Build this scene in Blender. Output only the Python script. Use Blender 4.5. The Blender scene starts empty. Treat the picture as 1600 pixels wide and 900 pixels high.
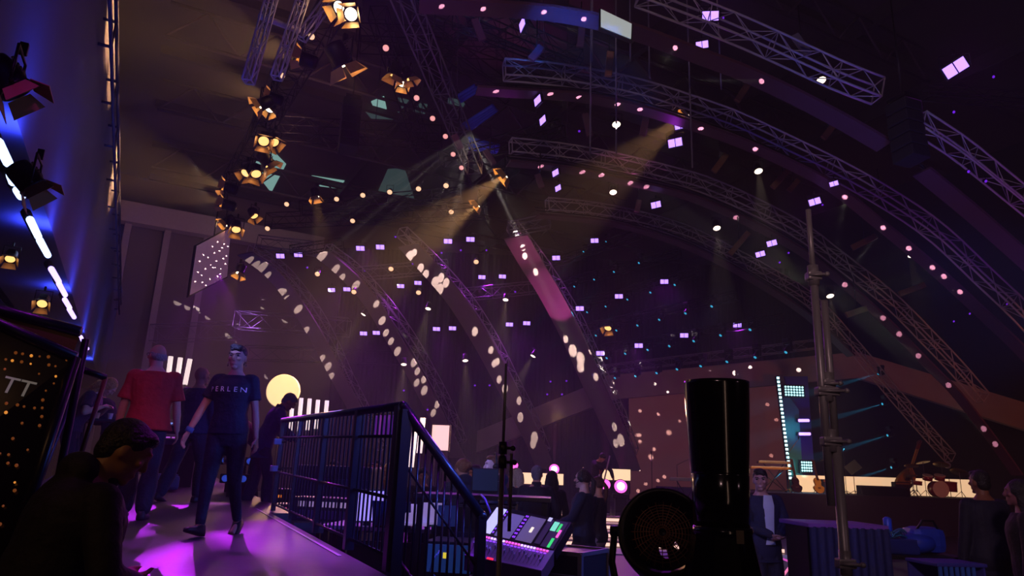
import bpy, bmesh, math, random
from mathutils import Vector, Matrix, Quaternion, Euler
from mathutils.bvhtree import BVHTree
random.seed(7)
S = bpy.context.scene
COL = S.collection
V = Vector
PI = math.pi
R = math.radians

# ------------------------------------------------------------------ camera
FPX, EYE = 1085.0, V((0, 0, 1.65))
PITCH, ROLL = R(14.8), R(2.1)
_f = V((0, math.cos(PITCH), math.sin(PITCH)))
_r0 = V((1, 0, 0))
_u0 = V((0, -math.sin(PITCH), math.cos(PITCH)))
_r = _r0 * math.cos(ROLL) + _u0 * math.sin(ROLL)
_u = -_r0 * math.sin(ROLL) + _u0 * math.cos(ROLL)
cam_d = bpy.data.cameras.new('camera')
cam_d.sensor_width = 36.0
cam_d.lens = 36.0 * FPX / 1600.0
cam_d.clip_end = 300
cam_d.clip_start = 0.05
cam = bpy.data.objects.new('camera', cam_d)
cam.matrix_world = Matrix(((_r.x, _u.x, -_f.x, EYE.x), (_r.y, _u.y, -_f.y, EYE.y), (_r.z, _u.z, -_f.z, EYE.z), (0, 0, 0, 1)))
COL.objects.link(cam)
S.camera = cam

def ray(px, py):
    return _f + _r * ((px - 800) / FPX) + _u * ((450 - py) / FPX)
def PY(px, py, Y):
    d = ray(px, py)
    return EYE + d * (Y / d.y)
def PZ(px, py, z):
    d = ray(px, py)
    return EYE + d * ((z - EYE.z) / d.z)
HA = R(28.0)
AX = V((-math.sin(HA), math.cos(HA), 0))     # along the hall
LX = V((math.cos(HA), math.sin(HA), 0))      # across the hall
def H(u, v, z=0.0):
    return AX * u + LX * v + V((0, 0, z))
def PV(px, py, v):
    d = ray(px, py)
    return EYE + d * (v / d.dot(LX))
def PU(px, py, u):
    d = ray(px, py)
    return EYE + d * (u / d.dot(AX))
HROT = HA                                     # rotation about z that turns +Y into AX

# ------------------------------------------------------------------ materials
def lin(c):
    if isinstance(c, str):
        c = [int(c[i:i + 2], 16) / 255 for i in (0, 2, 4)]
    return tuple((x / 12.92 if x <= .04045 else ((x + .055) / 1.055) ** 2.4) for x in c)
MATS = {}
def mat(name, col, rough=.5, metal=0., em=None, es=0., sample=False, noise=8., var=.12, bump=0., trans=0., coat=0.):
    if name in MATS:
        return MATS[name]
    m = bpy.data.materials.new(name)
    m.use_nodes = True
    nt = m.node_tree
    b = nt.nodes['Principled BSDF']
    c = lin(col)
    b.inputs['Roughness'].default_value = rough
    b.inputs['Metallic'].default_value = metal
    b.inputs['Coat Weight'].default_value = coat
    if trans:
        b.inputs['Transmission Weight'].default_value = trans
    if em is None or True:
        tc = nt.nodes.new('ShaderNodeTexCoord')
        nz = nt.nodes.new('ShaderNodeTexNoise')
        nz.inputs['Scale'].default_value = noise
        nz.inputs['Detail'].default_value = 3
        nt.links.new(tc.outputs['Object'], nz.inputs['Vector'])
        mx = nt.nodes.new('ShaderNodeMix')
        mx.data_type = 'RGBA'
        mx.inputs[6].default_value = (*[x * (1 - var) for x in c], 1)
        mx.inputs[7].default_value = (*[min(1, x * (1 + var)) for x in c], 1)
        nt.links.new(nz.outputs['Fac'], mx.inputs[0])
        nt.links.new(mx.outputs[2], b.inputs['Base Color'])
        if bump:
            bp = nt.nodes.new('ShaderNodeBump')
            bp.inputs['Strength'].default_value = bump
            bp.inputs['Distance'].default_value = .02
            nt.links.new(nz.outputs['Fac'], bp.inputs['Height'])
            nt.links.new(bp.outputs['Normal'], b.inputs['Normal'])
    if em is not None:
        b.inputs['Emission Color'].default_value = (*lin(em), 1)
        b.inputs['Emission Strength'].default_value = es
        if not sample:
            m.cycles.emission_sampling = 'NONE'
    MATS[name] = m
    return m

# ------------------------------------------------------------------ mesh builder
def frame_of(t):
    t = t.normalized()
    a = V((0, 0, 1)) if abs(t.z) < .9 else V((0, 1, 0))
    x = t.cross(a).normalized()
    return x, x.cross(t).normalized()

class MB:
    def __init__(self):
        self.v, self.f, self.s = [], [], []
    def add(self, vs, fs, smooth=False):
        b = len(self.v)
        self.v.extend([tuple(p) for p in vs])
        for f in fs:
            self.f.append(tuple(i + b for i in f))
            self.s.append(smooth)
        return self
    def box(self, c, size, M=None, bev=0.0):
        c = V(c); x, y, z = [s / 2 for s in size]
        if bev <= 0:
            vs = [V((a, b, d)) for d in (-z, z) for b in (-y, y) for a in (-x, x)]
            fs = [(0, 2, 3, 1), (4, 5, 7, 6), (0, 1, 5, 4), (2, 6, 7, 3), (0, 4, 6, 2), (1, 3, 7, 5)]
        else:
            bm = bmesh.new()
            bmesh.ops.create_cube(bm, size=1)
            for q in bm.verts:
                q.co = V((q.co.x * 2 * x, q.co.y * 2 * y, q.co.z * 2 * z))
            bmesh.ops.bevel(bm, geom=bm.edges[:], offset=min(bev, x * .9, y * .9, z * .9), segments=2, affect='EDGES', profile=.6)
            bm.verts.index_update()
            vs = [q.co.copy() for q in bm.verts]
            fs = [tuple(q.index for q in f.verts) for f in bm.faces]
            bm.free()
        if M is not None:
            vs = [M @ p for p in vs]
        return self.add([p + c for p in vs], fs)
    def tube(self, pts, rad, n=8, cap=True, smooth=True, flat=None):
        pts = [V(p) for p in pts]
        k = len(pts)
        if not hasattr(rad, '__len__'):
            rad = [rad] * k
        vs, fs = [], []
        x = None
        for i, p in enumerate(pts):
            t = (pts[min(i + 1, k - 1)] - pts[max(i - 1, 0)])
            if t.length < 1e-9:
                t = V((0, 0, 1))
            t.normalize()
            if x is None:
                x, y = frame_of(t)
            else:
                x = (x - t * x.dot(t))
                x = x.normalized() if x.length > 1e-6 else frame_of(t)[0]
                y = x.cross(t).normalized()
            for j in range(n):
                a = 2 * PI * j / n
                ry = rad[i] * (flat if flat else 1)
                vs.append(p + x * (rad[i] * math.cos(a)) + y * (ry * math.sin(a)))
        for i in range(k - 1):
            for j in range(n):
                a, b = i * n + j, i * n + (j + 1) % n
                fs.append((a, a + n, b + n, b))
        if cap:
            fs.append(tuple(range(n)))
            fs.append(tuple(range((k - 1) * n + n - 1, (k - 1) * n - 1, -1)))
        return self.add(vs, fs, smooth)
    def ball(self, c, r, M=None, seg=14, rings=9):
        if not hasattr(r, '__len__'):
            r = (r, r, r)
        c = V(c)
        vs = [V((0, 0, r[2]))]
        for i in range(1, rings):
            th = PI * i / rings
            for j in range(seg):
                a = 2 * PI * j / seg
                vs.append(V((r[0] * math.sin(th) * math.cos(a), r[1] * math.sin(th) * math.sin(a), r[2] * math.cos(th))))
        vs.append(V((0, 0, -r[2])))
        fs = [(0, 1 + j, 1 + (j + 1) % seg) for j in range(seg)]
        for i in range(rings - 2):
            for j in range(seg):
                a, b = 1 + i * seg + j, 1 + i * seg + (j + 1) % seg
                fs.append((a, a + seg, b + seg, b))
        e = 1 + (rings - 2) * seg
        fs += [(e + (j + 1) % seg, e + j, len(vs) - 1) for j in range(seg)]
        if M is not None:
            vs = [M @ p for p in vs]
        return self.add([p + c for p in vs], fs, True)
    def lathe(self, prof, c=(0, 0, 0), M=None, n=24, smooth=True, cap=True):
        c = V(c); vs, fs = [], []
        for (r, z) in prof:
            for j in range(n):
                a = 2 * PI * j / n
                vs.append(V((r * math.cos(a), r * math.sin(a), z)))
        for i in range(len(prof) - 1):
            for j in range(n):
                a, b = i * n + j, i * n + (j + 1) % n
                fs.append((a, b, b + n, a + n))
        if cap:
            fs.append(tuple(range(n - 1, -1, -1)))
            k = (len(prof) - 1) * n
            fs.append(tuple(range(k, k + n)))
        if M is not None:
            vs = [M @ p for p in vs]
        return self.add([p + c for p in vs], fs, smooth)
    def loft(self, rings, smooth=True):
        n = len(rings[0]); vs, fs = [], []
        for r_ in rings:
            vs += r_
        for i in range(len(rings) - 1):
            for j in range(n):
                a, b = i * n + j, i * n + (j + 1) % n
                fs.append((a, b, b + n, a + n))
        fs.append(tuple(range(n - 1, -1, -1)))
        k = (len(rings) - 1) * n
        fs.append(tuple(range(k, k + n)))
        return self.add(vs, fs, smooth)
    def prism(self, poly, d):
        """closed 3-D polygon pushed by vector d"""
        n = len(poly)
        poly = [V(p) for p in poly]; d = V(d)
        vs = poly + [p + d for p in poly]
        fs = [tuple(range(n - 1, -1, -1)), tuple(range(n, 2 * n))]
        fs += [(j, (j + 1) % n, (j + 1) % n + n, j + n) for j in range(n)]
        return self.add(vs, fs)
    def map(self, fn):
        self.v = [tuple(fn(V(p))) for p in self.v]
        return self
    def mesh(self, name):
        me = bpy.data.meshes.new(name)
        me.from_pydata(self.v, [], self.f)
        me.polygons.foreach_set('use_smooth', self.s)
        bm = bmesh.new(); bm.from_mesh(me)
        bmesh.ops.recalc_face_normals(bm, faces=bm.faces)
        bm.to_mesh(me); bm.free()
        me.update()
        return me
    def build(self, name, m=None, parent=None, label=None, cat=None, group=None, kind=None, loc=None, rot=None):
        me = self.mesh(name)
        if m is not None:
            me.materials.append(m)
        o = bpy.data.objects.new(name, me)
        COL.objects.link(o)
        if parent is not None:
            o.parent = parent
        if loc is not None:
            o.location = loc
        if rot is not None:
            o.rotation_euler = rot
        return tag(o, label, cat, group, kind)
    def remesh(self, name, m, parent, voxel, smooth=2):
        me = self.mesh(name)
        o = bpy.data.objects.new(name, me)
        COL.objects.link(o)
        md = o.modifiers.new('r', 'REMESH')
        md.mode = 'VOXEL'; md.voxel_size = voxel; md.use_smooth_shade = True
        sm = o.modifiers.new('s', 'SMOOTH')
        sm.factor = .5; sm.iterations = smooth
        dg = bpy.context.evaluated_depsgraph_get()
        me2 = bpy.data.meshes.new_from_object(o.evaluated_get(dg))
        o.modifiers.clear()
        o.data = me2
        bpy.data.meshes.remove(me)
        me2.name = name
        me2.materials.clear(); me2.materials.append(m)
        for p in me2.polygons:
            p.use_smooth = True
        if parent is not None:
            o.parent = parent
        return o

def tag(o, label=None, cat=None, group=None, kind=None):
    if label: o['label'] = label
    if cat: o['category'] = cat
    if group: o['group'] = group
    if kind: o['kind'] = kind
    return o
def thing(name, label, cat, loc=(0, 0, 0), rz=0., group=None):
    o = bpy.data.objects.new(name, None)
    o.empty_display_size = .1
    COL.objects.link(o)
    o.location = loc
    o.rotation_euler = (0, 0, rz)
    return tag(o, label, cat, group)
def kids(o):
    return [c for c in CH.get(o.name, [])]
CH = {}
def snapshot(o):
    """remember the children of a prototype so that copies never search the scene"""
    CH[o.name] = [c for c in bpy.data.objects if c.parent is o]
    for c in CH[o.name]:
        CH[c.name] = [d for d in bpy.data.objects if d.parent is c]
def copy_tree(o, parent=None):
    c = o.copy()
    COL.objects.link(c)
    if parent is not None:
        c.parent = parent
    out = [c]
    for ch in kids(o):
        out += copy_tree(ch, c)
    return out
ORD = 'first second third fourth fifth sixth seventh eighth ninth tenth eleventh twelfth thirteenth fourteenth fifteenth sixteenth'.split()

def crom(pts, n):
    """Catmull-Rom through pts, n+1 samples about evenly spaced"""
    P = [pts[0] * 2 - pts[1]] + list(pts) + [pts[-1] * 2 - pts[-2]]
    fine = []
    for i in range(1, len(P) - 2):
        for k in range(12):
            t = k / 12
            a, b, c, d = P[i - 1], P[i], P[i + 1], P[i + 2]
            fine.append(.5 * ((2 * b) + (c - a) * t + (2 * a - 5 * b + 4 * c - d) * t * t + (3 * b - a - 3 * c + d) * t ** 3))
    fine.append(P[-2].copy())
    L = [0]
    for i in range(1, len(fine)):
        L.append(L[-1] + (fine[i] - fine[i - 1]).length)
    out, j = [], 0
    for k in range(n + 1):
        s = L[-1] * k / n
        while j < len(L) - 2 and L[j + 1] < s:
            j += 1
        w = (s - L[j]) / max(1e-9, L[j + 1] - L[j])
        out.append(fine[j].lerp(fine[j + 1], min(1, w)))
    return out
def plen(pts):
    return sum((pts[i + 1] - pts[i]).length for i in range(len(pts) - 1))

def truss_parts(root, pts, w, h, B=None, m=None, rc=.024, rl=.011, bay=.5, lat_m=None):
    """box truss along pts: four chords and one lattice"""
    if B is None:
        t = pts[-1] - pts[0]
        B = V((-t.y, t.x, 0)).normalized()
    n = max(2, int(plen(pts) / bay))
    S_ = crom(pts, n)
    cor = []
    for i, p in enumerate(S_):
        t = (S_[min(i + 1, n)] - S_[max(i - 1, 0)]).normalized()
        nn = t.cross(B).normalized()
        cor.append([p + B * (w / 2 * a) + nn * (h / 2 * b) for a, b in ((-1, -1), (1, -1), (1, 1), (-1, 1))])
    for k in range(4):
        MB().tube([c[k] for c in cor], rc, 6).build('chord', m, root)
    lat = MB()
    for i in range(n):
        for k in range(4):
            k2 = (k + 1) % 4
            a, b = (k, k2) if (i + k) % 2 else (k2, k)
            lat.tube([cor[i][a], cor[i + 1][b]], rl, 4, cap=False)
        if i % 3 == 0:
            for k in range(4):
                lat.tube([cor[i][k], cor[i][(k + 1) % 4]], rl, 4, cap=False)
    for k in range(4):
        for i in (0, n):
            lat.tube([cor[i][k], cor[i][(k + 1) % 4]], rl * 1.5, 4, cap=False)
    lat.build('lattice', lat_m or m, root)

def lamp(kind, loc, aim=None, power=100., col=(1, 1, 1), cone=40., blend=.3, size=.03, name='lamp', shape=None):
    d = bpy.data.lights.new(name, kind)
    d.energy = power
    d.color = col if not isinstance(col, str) else lin(col)
    if kind == 'SPOT':
        d.spot_size = R(cone); d.spot_blend = blend; d.shadow_soft_size = size
    elif kind == 'POINT':
        d.shadow_soft_size = size
    elif kind == 'AREA':
        if shape:
            d.shape = 'RECTANGLE'; d.size, d.size_y = shape
        else:
            d.size = size
    o = bpy.data.objects.new(name, d)
    o.location = loc
    if aim is not None:
        o.rotation_euler = (V(aim) - V(loc)).to_track_quat('-Z', 'Y').to_euler()
    COL.objects.link(o)
    return o

def text_mesh(txt, size, depth=.003):
    cu = bpy.data.curves.new('t', 'FONT')
    cu.body = txt; cu.size = size; cu.extrude = depth; cu.align_x = 'CENTER'
    o = bpy.data.objects.new('t', cu)
    COL.objects.link(o)
    dg = bpy.context.evaluated_depsgraph_get()
    me = bpy.data.meshes.new_from_object(o.evaluated_get(dg))
    bpy.data.objects.remove(o)
    b = MB()
    b.v = [tuple(q.co) for q in me.vertices]
    b.f = [tuple(p.vertices) for p in me.polygons]
    b.s = [False] * len(b.f)
    bpy.data.meshes.remove(me)
    return b
# ------------------------------------------------------------------ people
def ik(a, c, l1, l2, hint):
    d = c - a
    L = d.length
    L2 = min(L, (l1 + l2) * .999)
    d = d.normalized()
    c = a + d * L2
    x = (l1 * l1 - l2 * l2 + L2 * L2) / (2 * L2)
    h = math.sqrt(max(0, l1 * l1 - x * x))
    hint = V(hint)
    p = hint - d * hint.dot(d)
    p = p.normalized() if p.length > 1e-5 else V((0, 1, 0))
    return a + d * x + p * h, c
def ell(z, rx, ry, yo=0., n=20, p=2.3):
    out = []
    for j in range(n):
        a = 2 * PI * j / n
        ca, sa = math.cos(a), math.sin(a)
        x = math.copysign(abs(ca) ** (2 / p), ca); y = math.copysign(abs(sa) ** (2 / p), sa)
        out.append(V((rx * x, yo + ry * y, z)))
    return out
def chain(b, pts, rad, n=10):
    for i in range(len(pts) - 1):
        b.tube([pts[i], pts[i + 1]], [rad[i], rad[i + 1]], n)
    for p, r_ in zip(pts, rad):
        b.ball(p, r_ * .99, seg=n, rings=7)

BODY = [(.80, .11, .085, -.005), (.86, .155, .105, -.01), (.93, .168, .115, -.012), (1.02, .150, .105, 0), (1.10, .138, .098, .004), (1.20, .150, .108, .008),
        (1.30, .166, .118, .006), (1.37, .170, .108, 0), (1.42, .150, .085, -.01), (1.46, .095, .068, -.012), (1.50, .062, .060, -.006)]
SKIN = [None]
def person(label, loc, yaw, Ht=1.75, pose=None, top=None, legs=None, skin='b98a72', hair=None, shoes='101014', extra=(), voxel=.009, group=None, female=False, name='person', build=1.0):
    q = dict(lean=0., side=0., hy=0., hp=0., wr=(.27, .06, .84), wl=(-.27, .06, .84), er=(.5, -.6, 0), el=(-.5, -.6, 0),
             ar=(.10, -.02, .085), al=(-.10, -.02, .085), pz=0., kr=(0.1, 1, 0), kl=(-0.1, 1, 0), fr=0., fl=0.)
    q.update(pose or {})
    k = Ht / 1.75
    root = thing(name, label, 'person', loc, yaw, group)
    dz = q['pz']
    def bend(p):
        t = max(0, min(1, (p.z - .88) / .34)); t = t * t * (3 - 2 * t)
        a = -q['lean'] * t
        z0 = .93
        y, z = p.y, p.z - z0
        p2 = V((p.x, y * math.cos(a) - z * math.sin(a), z0 + y * math.sin(a) + z * math.cos(a)))
        s = q['side'] * t
        x, z = p2.x, p2.z - z0
        p2 = V((x * math.cos(s) + z * math.sin(s), p2.y, z0 - x * math.sin(s) + z * math.cos(s)))
        return p2 + V((0, 0, dz))
    hc = V((0, .018, 1.635))
    neck = V((0, -.008, 1.50))
    HR = Matrix.Rotation(q['hy'], 3, 'Z') @ Matrix.Rotation(-q['hp'], 3, 'X')
    def headmap(p):                              # p about the head centre
        return bend(neck + HR @ (p + hc - neck))
    wide = .93 if female else 1.0
    sh = {s: bend(V((s * .178 * wide * build, -.008, 1.405))) for s in (1, -1)}
    arms = {}
    for s, w, e in ((1, q['wr'], q['er']), (-1, q['wl'], q['el'])):
        w = V(w)
        el_, w_ = ik(sh[s], w, .285, .255, e)
        arms[s] = (sh[s], el_, w_)
    legsj = {}
    for s, a, kk in ((1, q['ar'], q['kr']), (-1, q['al'], q['kl'])):
        hip = V((s * .092, -.005, .90 + dz))
        kn, an = ik(hip, V(a), .425, .405, kk)
        legsj[s] = (hip, kn, an)
    def scale(b):
        return b.map(lambda p: p * k)
    # --- body
    b = MB()
    rings = [ell(z, rx * (.94 if female else 1) * build, ry * build, yo) for z, rx, ry, yo in BODY]
    if female:
        rings = [ell(z, rx * (1.03 if z < 1 else .9 if z < 1.25 else .92), ry * (1.0 if z < 1.2 or z > 1.4 else 1.12), yo + (.012 if 1.2 < z < 1.4 else 0)) for z, rx, ry, yo in BODY]
    b.loft([[bend(p) for p in r_] for r_ in rings])
    b.tube([bend(V((0, -.012, 1.44))), headmap(V((0, -.02, -.05)))], [.062 * wide, .056 * wide], 12)
    hd = MB()
    hd.ball((0, -.006, .012), (.076, .097, .103), seg=22, rings=15)           # skull
    hd.ball((0, .018, -.045), (.060, .070, .072), seg=18, rings=11)           # jaw
    hd.ball((0, .070, -.098), (.026, .022, .018))                             # chin
    hd.tube([(0, .088, .018), (0, .107, -.020)], [.009, .014], 8)             # nose
    hd.ball((0, .104, -.026), (.017, .013, .010))
    hd.ball((0, .086, .036), (.052, .013, .011))                              # brow
    hd.ball((0, .088, -.060), (.024, .009, .006)); hd.ball((0, .087, -.069), (.021, .009, .006))   # lips
    for s in (1, -1):
        hd.ball((s * .042, .070, -.018), (.022, .018, .018))                  # cheek
        hd.ball((s * .077, -.008, -.012), (.010, .020, .033))                 # ear
    hd.map(headmap)
    b.add(hd.v, hd.f)
    hands = {}
    for s in (1, -1):
        a0, a1, a2 = arms[s]
        af = .88 if female else 1.0
        chain(b, [a0, a0.lerp(a1, .5), a1, a1.lerp(a2, .35), a2], [.056 * af, .048 * af, .040 * af, .041 * af, .027 * af])
        d = (a2 - a1).normalized()
        side = V((0, 1, 0)) - d * d.y
        side = side.normalized() if side.length > .2 else V((0, 0, 1))
        pal = d.cross(side).normalized() * s                                   # palm faces the body
        if pal.dot(V((-s, 0, 0))) < 0: pal = -pal
        c0, c1 = a2 + d * .015, a2 + d * .085
        for w in (-.026, -.009, .009, .026):
            b.tube([c0 + side * w * .7, c1 + side * w], [.015, .013], 8); b.ball(c1 + side * w, .013, seg=8, rings=6)
        for w, L in ((.030, .068), (.010, .078), (-.010, .073), (-.029, .058)):
            p0 = c1 + side * w
            p1 = p0 + (d * .93 + pal * .36).normalized() * L * .5
            p2 = p1 + (d * .6 + pal * .8).normalized() * L * .5
            chain(b, [p0, p1, p2], [.0092, .0086, .0076], 8)
        t0 = a2 + d * .03 + side * .026
        t1 = t0 + (d * .6 + side * .75 + pal * .25).normalized() * .04
        chain(b, [t0, t1, t1 + (d * .95 + pal * .3).normalized() * .032], [.014, .0105, .009], 8)
        hands[s] = (a2, d, side, pal)
        h_, kn, an = legsj[s]
        chain(b, [h_, h_.lerp(kn, .5), kn, kn.lerp(an, .32), an], [.088, .072, .053, .055, .036], 12)
        fa = q['fr'] if s > 0 else q['fl']
        fd = V((s * .12, math.cos(fa), -math.sin(fa))).normalized()
        b.tube([an + V((0, -.02, -.045)), an + fd * .14 + V((0, 0, -.055))], [.035, .028], 10)
        b.ball(an + V((0, -.025, -.045)), (.032, .04, .035))
    skm = mat('skin ' + skin, skin, .55, noise=30, var=.06)
    scale(b).remesh('body', skm, root, voxel * k, 2)
    # --- trousers
    if legs:
        t = MB()
        t.loft([[bend(V((0, 0, z))) + (p - V((0, 0, z))) for p in ell(z, rx, ry, yo)] for z, rx, ry, yo in
                ((.79, .125, .10, -.008), (.86, .168 * build, .118 * build, -.01), (.93, .178 * build, .126 * build, -.012), (1.0, .164 * build, .117 * build, -.002), (1.03, .155 * build, .112 * build, 0))])
        wleg = legs.get('w', 1.0); fl = legs.get('flare', 1.0)
        for s in (1, -1):
            h_, kn, an = legsj[s]
            e = an.lerp(kn, .06)
            chain(t, [h_, h_.lerp(kn, .5), kn, kn.lerp(an, .4), e], [.102, .087 * wleg, .068 * wleg, .066 * wleg * fl, .054 * wleg * fl], 12)
        scale(t).remesh('trousers', mat('cloth ' + legs['c'] + '%g' % legs.get('r', .8), legs['c'], legs.get('r', .8), noise=22, var=.25, bump=.6), root, .012 * k, 2)
    # --- top
    if top:
        hem = top.get('hem', .93); inf = top.get('inf', .016)
        prof = [r_ for r_ in BODY if r_[0] >= hem + .02 and r_[0] < 1.49]
        z0 = hem
        base = [(z0, .166 + top.get('flare', 0.), .118 + top.get('flare', 0.) * .7, -.008)] + prof
        t = MB()
        t.loft([[bend(p) for p in ell(z, (rx + inf) * (.96 if female and z > 1.05 else 1) * build, (ry + inf) * (1.08 if female and 1.2 < z < 1.4 else 1) * build, yo + (.012 if female and 1.2 < z < 1.4 else 0))] for z, rx, ry, yo in base])
        sl = top.get('sleeve', .6)
        for s in (1, -1):
            a0, a1, a2 = arms[s]
            if sl <= 1:
                e = a0.lerp(a1, sl)
                chain(t, [a0 + V((-s * .03, 0, .005)), a0, a0.lerp(a1, sl * .5)], [.070, .073, .066], 12)
                t.tube([a0.lerp(a1, sl * .3), e], [.064, top.get('cuff', .070)], 12)
            else:
                chain(t, [a0 + V((-s * .03, 0, .005)), a0, a0.lerp(a1, .5), a1, a1.lerp(a2, .5), a2.lerp(a1, .05)], [.071, .074, .065, .057, .053, .044], 12)
        if top.get('hood'):
            t.ball(bend(V((0, -.075, 1.50))), (.115, .07, .075)); t.ball(bend(V((0, .03, 1.485))), (.08, .06, .03))
        if top.get('collar'):
            t.tube([bend(V((0, -.01, 1.45))), bend(V((0, -.012, 1.53)))], [.083, .070], 14)
        nm = top.get('name', 'shirt')
        o = scale(t).remesh(nm, mat('cloth ' + top['c'] + '%g' % top.get('r', .8), top['c'], top.get('r', .8), noise=16, var=.25, bump=.7), root, .011 * k, 2)
        topo = o
        if top.get('front'):                    # pale shirt front showing in an open jacket
            f = MB()
            pts = []
            for z, w in ((1.47, .045), (1.36, .062), (1.2, .05), (1.02, .04), (.95, .055)):
                pts.append((z, w))
            ring = [(z, w) for z, w in pts]
            vs, fs = [], []
            for z, w in ring:
                ry = .118 if z > 1.1 else .122
                for x in (-w, -w / 2, 0, w / 2, w):
                    yy = (ry + inf + .010) * math.sqrt(max(0, 1 - (x / .2) ** 2)) + (.004 if 1.15 < z < 1.4 else -.012 if z > 1.42 else 0)
                    vs.append(bend(V((x, yy, z))))
            for i in range(len(ring) - 1):
                for j in range(4):
                    a = i * 5 + j
                    fs.append((a, a + 1, a + 6, a + 5))
            f.add(vs, fs, True)
            n0 = len(f.v)
            f.v += [tuple(V(p) - V((0, .012, 0))) for p in f.v[:n0]]
            f.f += [tuple(i + n0 for i in reversed(g)) for g in fs]; f.s += [True] * len(fs)
            scale(f).build('shirt_front', mat('cloth ' + top['front'], top['front'], .7, noise=20), root)
    # --- shoes
    if shoes:
        for s in (1, -1):
            h_, kn, an = legsj[s]
            fa = q['fr'] if s > 0 else q['fl']
            t = MB()
            M = Matrix.Rotation(-fa, 3, 'X') @ Matrix.Rotation(-s * .12, 3, 'Z')
            t.loft([[an + M @ V((x * w, y, zz)) for x, zz in ((-1, -.083), (1, -.083), (1.05, -.055), (.75, h), (-.75, h), (-1.05, -.055))]
                    for y, w, h in ((-.075, .028, -.02), (-.05, .038, .005), (0, .042, .012), (.05, .045, -.022), (.11, .047, -.04), (.16, .038, -.048), (.185, .022, -.056))])
            scale(t).build('shoe', mat('shoe ' + shoes, shoes, .45), root)
    # --- hair
    if hair:
        st, hc_ = hair['s'], hair['c']
        t = MB()
        if st in ('short', 'crop'):
            g = 1.0 if st == 'short' else .93
            t.ball((0, -.022, .034), (.086 * g, .100 * g, .096 * g), seg=18, rings=12)
            t.ball((0, .035, .085), (.062, .052, .034 * g))
            t.ball((0, -.055, -.02), (.072, .055, .07))
        elif st == 'fringe':
            t.ball((0, -.024, .034), (.083, .099, .094), seg=18, rings=12)
            t.ball((-.018, .045, .094), (.052, .050, .030)); t.ball((.022, .030, .100), (.050, .055, .030)); t.ball((-.035, .068, .080), (.030, .026, .024)); t.ball((.0, .072, .084), (.030, .024, .020)); t.ball((.03, .066, .078), (.024, .024, .022))
            t.ball((0, -.055, -.02), (.074, .055, .075))
        elif st == 'balding':
            t.ball((0, -.05, -.018), (.084, .062, .05))
            for s in (1, -1): t.ball((s * .062, -.01, .005), (.020, .05, .034))
        elif st in ('long', 'bob', 'tail', 'bun'):
            t.ball((0, -.022, .030), (.088, .102, .098), seg=18, rings=12)
            if st in ('long', 'bob'):
                L = .30 if st == 'long' else .14
                for s in (1, -1):
                    t.tube([(s * .060, -.01, .03), (s * .082, -.018, -.07), (s * .085, -.03, -.05 - L)], [.036, .040, .028], 10)
                t.tube([(0, -.07, .03), (0, -.085, -.08), (0, -.085, -.06 - L)], [.07, .075, .05], 12)
            elif st == 'tail':
                t.ball((0, -.118, .02), .028)
                t.tube([(0, -.118, .03), (0, -.155, -.03), (0, -.145, -.16), (0, -.12, -.27)], [.022, .036, .032, .010], 10)
            else:
                t.ball((0, -.125, .045), .045)
            for s in (1, -1): t.ball((s * .066, .02, .02), (.018, .04, .045))
        elif st == 'curly':
            rnd = random.Random(3)
            for _ in range(60):
                d_ = V((rnd.gauss(0, 1), rnd.gauss(-.35, 1), rnd.gauss(.35, 1))).normalized()
                if d_.y > .45 and d_.z < .55: continue
                t.ball(V((d_.x * .085, -.01 + d_.y * .1, .025 + d_.z * .1)), .034, seg=8, rings=6)
        t.map(headmap)
        hm = scale(t).remesh('hair', mat('hair ' + hc_, hc_, .55, noise=60, var=.5, bump=.8), root, .009 * k, 1)
        if hair.get('beard'):
            t = MB()
            t.ball((0, .03, -.070), (.060, .066, .054)); t.ball((0, .075, -.095), (.03, .024, .024))
            t.map(headmap)
            scale(t).remesh('beard', mat('hair ' + hc_, hc_, .55), root, .009 * k, 1)
    # --- extras
    for ex in extra:
        if ex == 'glasses':
            t = MB()
            for s in (1, -1):
                c = [(s * .034 + .024 * math.cos(a), .101 - .006 * abs(math.cos(a) * s > 0) , .014 + .017 * math.sin(a)) for a in [2 * PI * i / 12 for i in range(13)]]
                t.tube(c, .0028, 5); t.tube([(s * .058, .094, .018), (s * .078, .04, .018), (s * .08, -.02, .008)], .0028, 5)
            t.tube([(-.012, .104, .018), (.012, .104, .018)], .0028, 5)
            t.map(headmap); scale(t).build('glasses', mat('black frame', '08080a', .3), root)
        elif ex == 'headset':
            t = MB()
            t.tube([(.094 * math.cos(a), -.01, .03 + .112 * math.sin(a)) for a in [R(-8 + 196 * i / 14) for i in range(15)]], .009, 8)
            for s in (1, -1): t.lathe([(.03, -.015), (.036, -.008), (.036, .008), (.03, .015)], (s * .094, -.008, -.005), Matrix.Rotation(R(90), 3, 'Y'), 14)
            t.tube([(-.09, .01, -.02), (-.075, .075, -.06), (-.03, .112, -.07)], .004, 6)
            t.map(headmap); scale(t).build('headset', mat('black plastic', '0a0a0c', .4), root)
        elif ex[0] == 'lanyard':
            t = MB()
            for s in (1, -1):
                pp = [(s * .07, -.02, 1.475), (s * .082, .075, 1.43), (s * .06, .140, 1.34), (s * .02, .150, 1.20), (0, .150, 1.12)]
                t.tube([bend(V(p)) for p in pp], .008, 6, flat=.5)
            ly = scale(t).build('lanyard', mat('strap ' + ex[1], ex[1], .6), root)
            t = MB(); t.box((0, 0, 0), (.06, .008, .09), bev=.003); t.map(lambda p: bend(p + V((0, .152, 1.075))))
            scale(t).build('badge', mat('badge', 'd8d4dc', .5), ly)
        elif ex[0] == 'wristband':
            s = ex[1]
            a2, d, side, pal = hands[s]
            t = MB(); t.tube([a2 - d * .05, a2 - d * .005], .036, 14)
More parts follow.
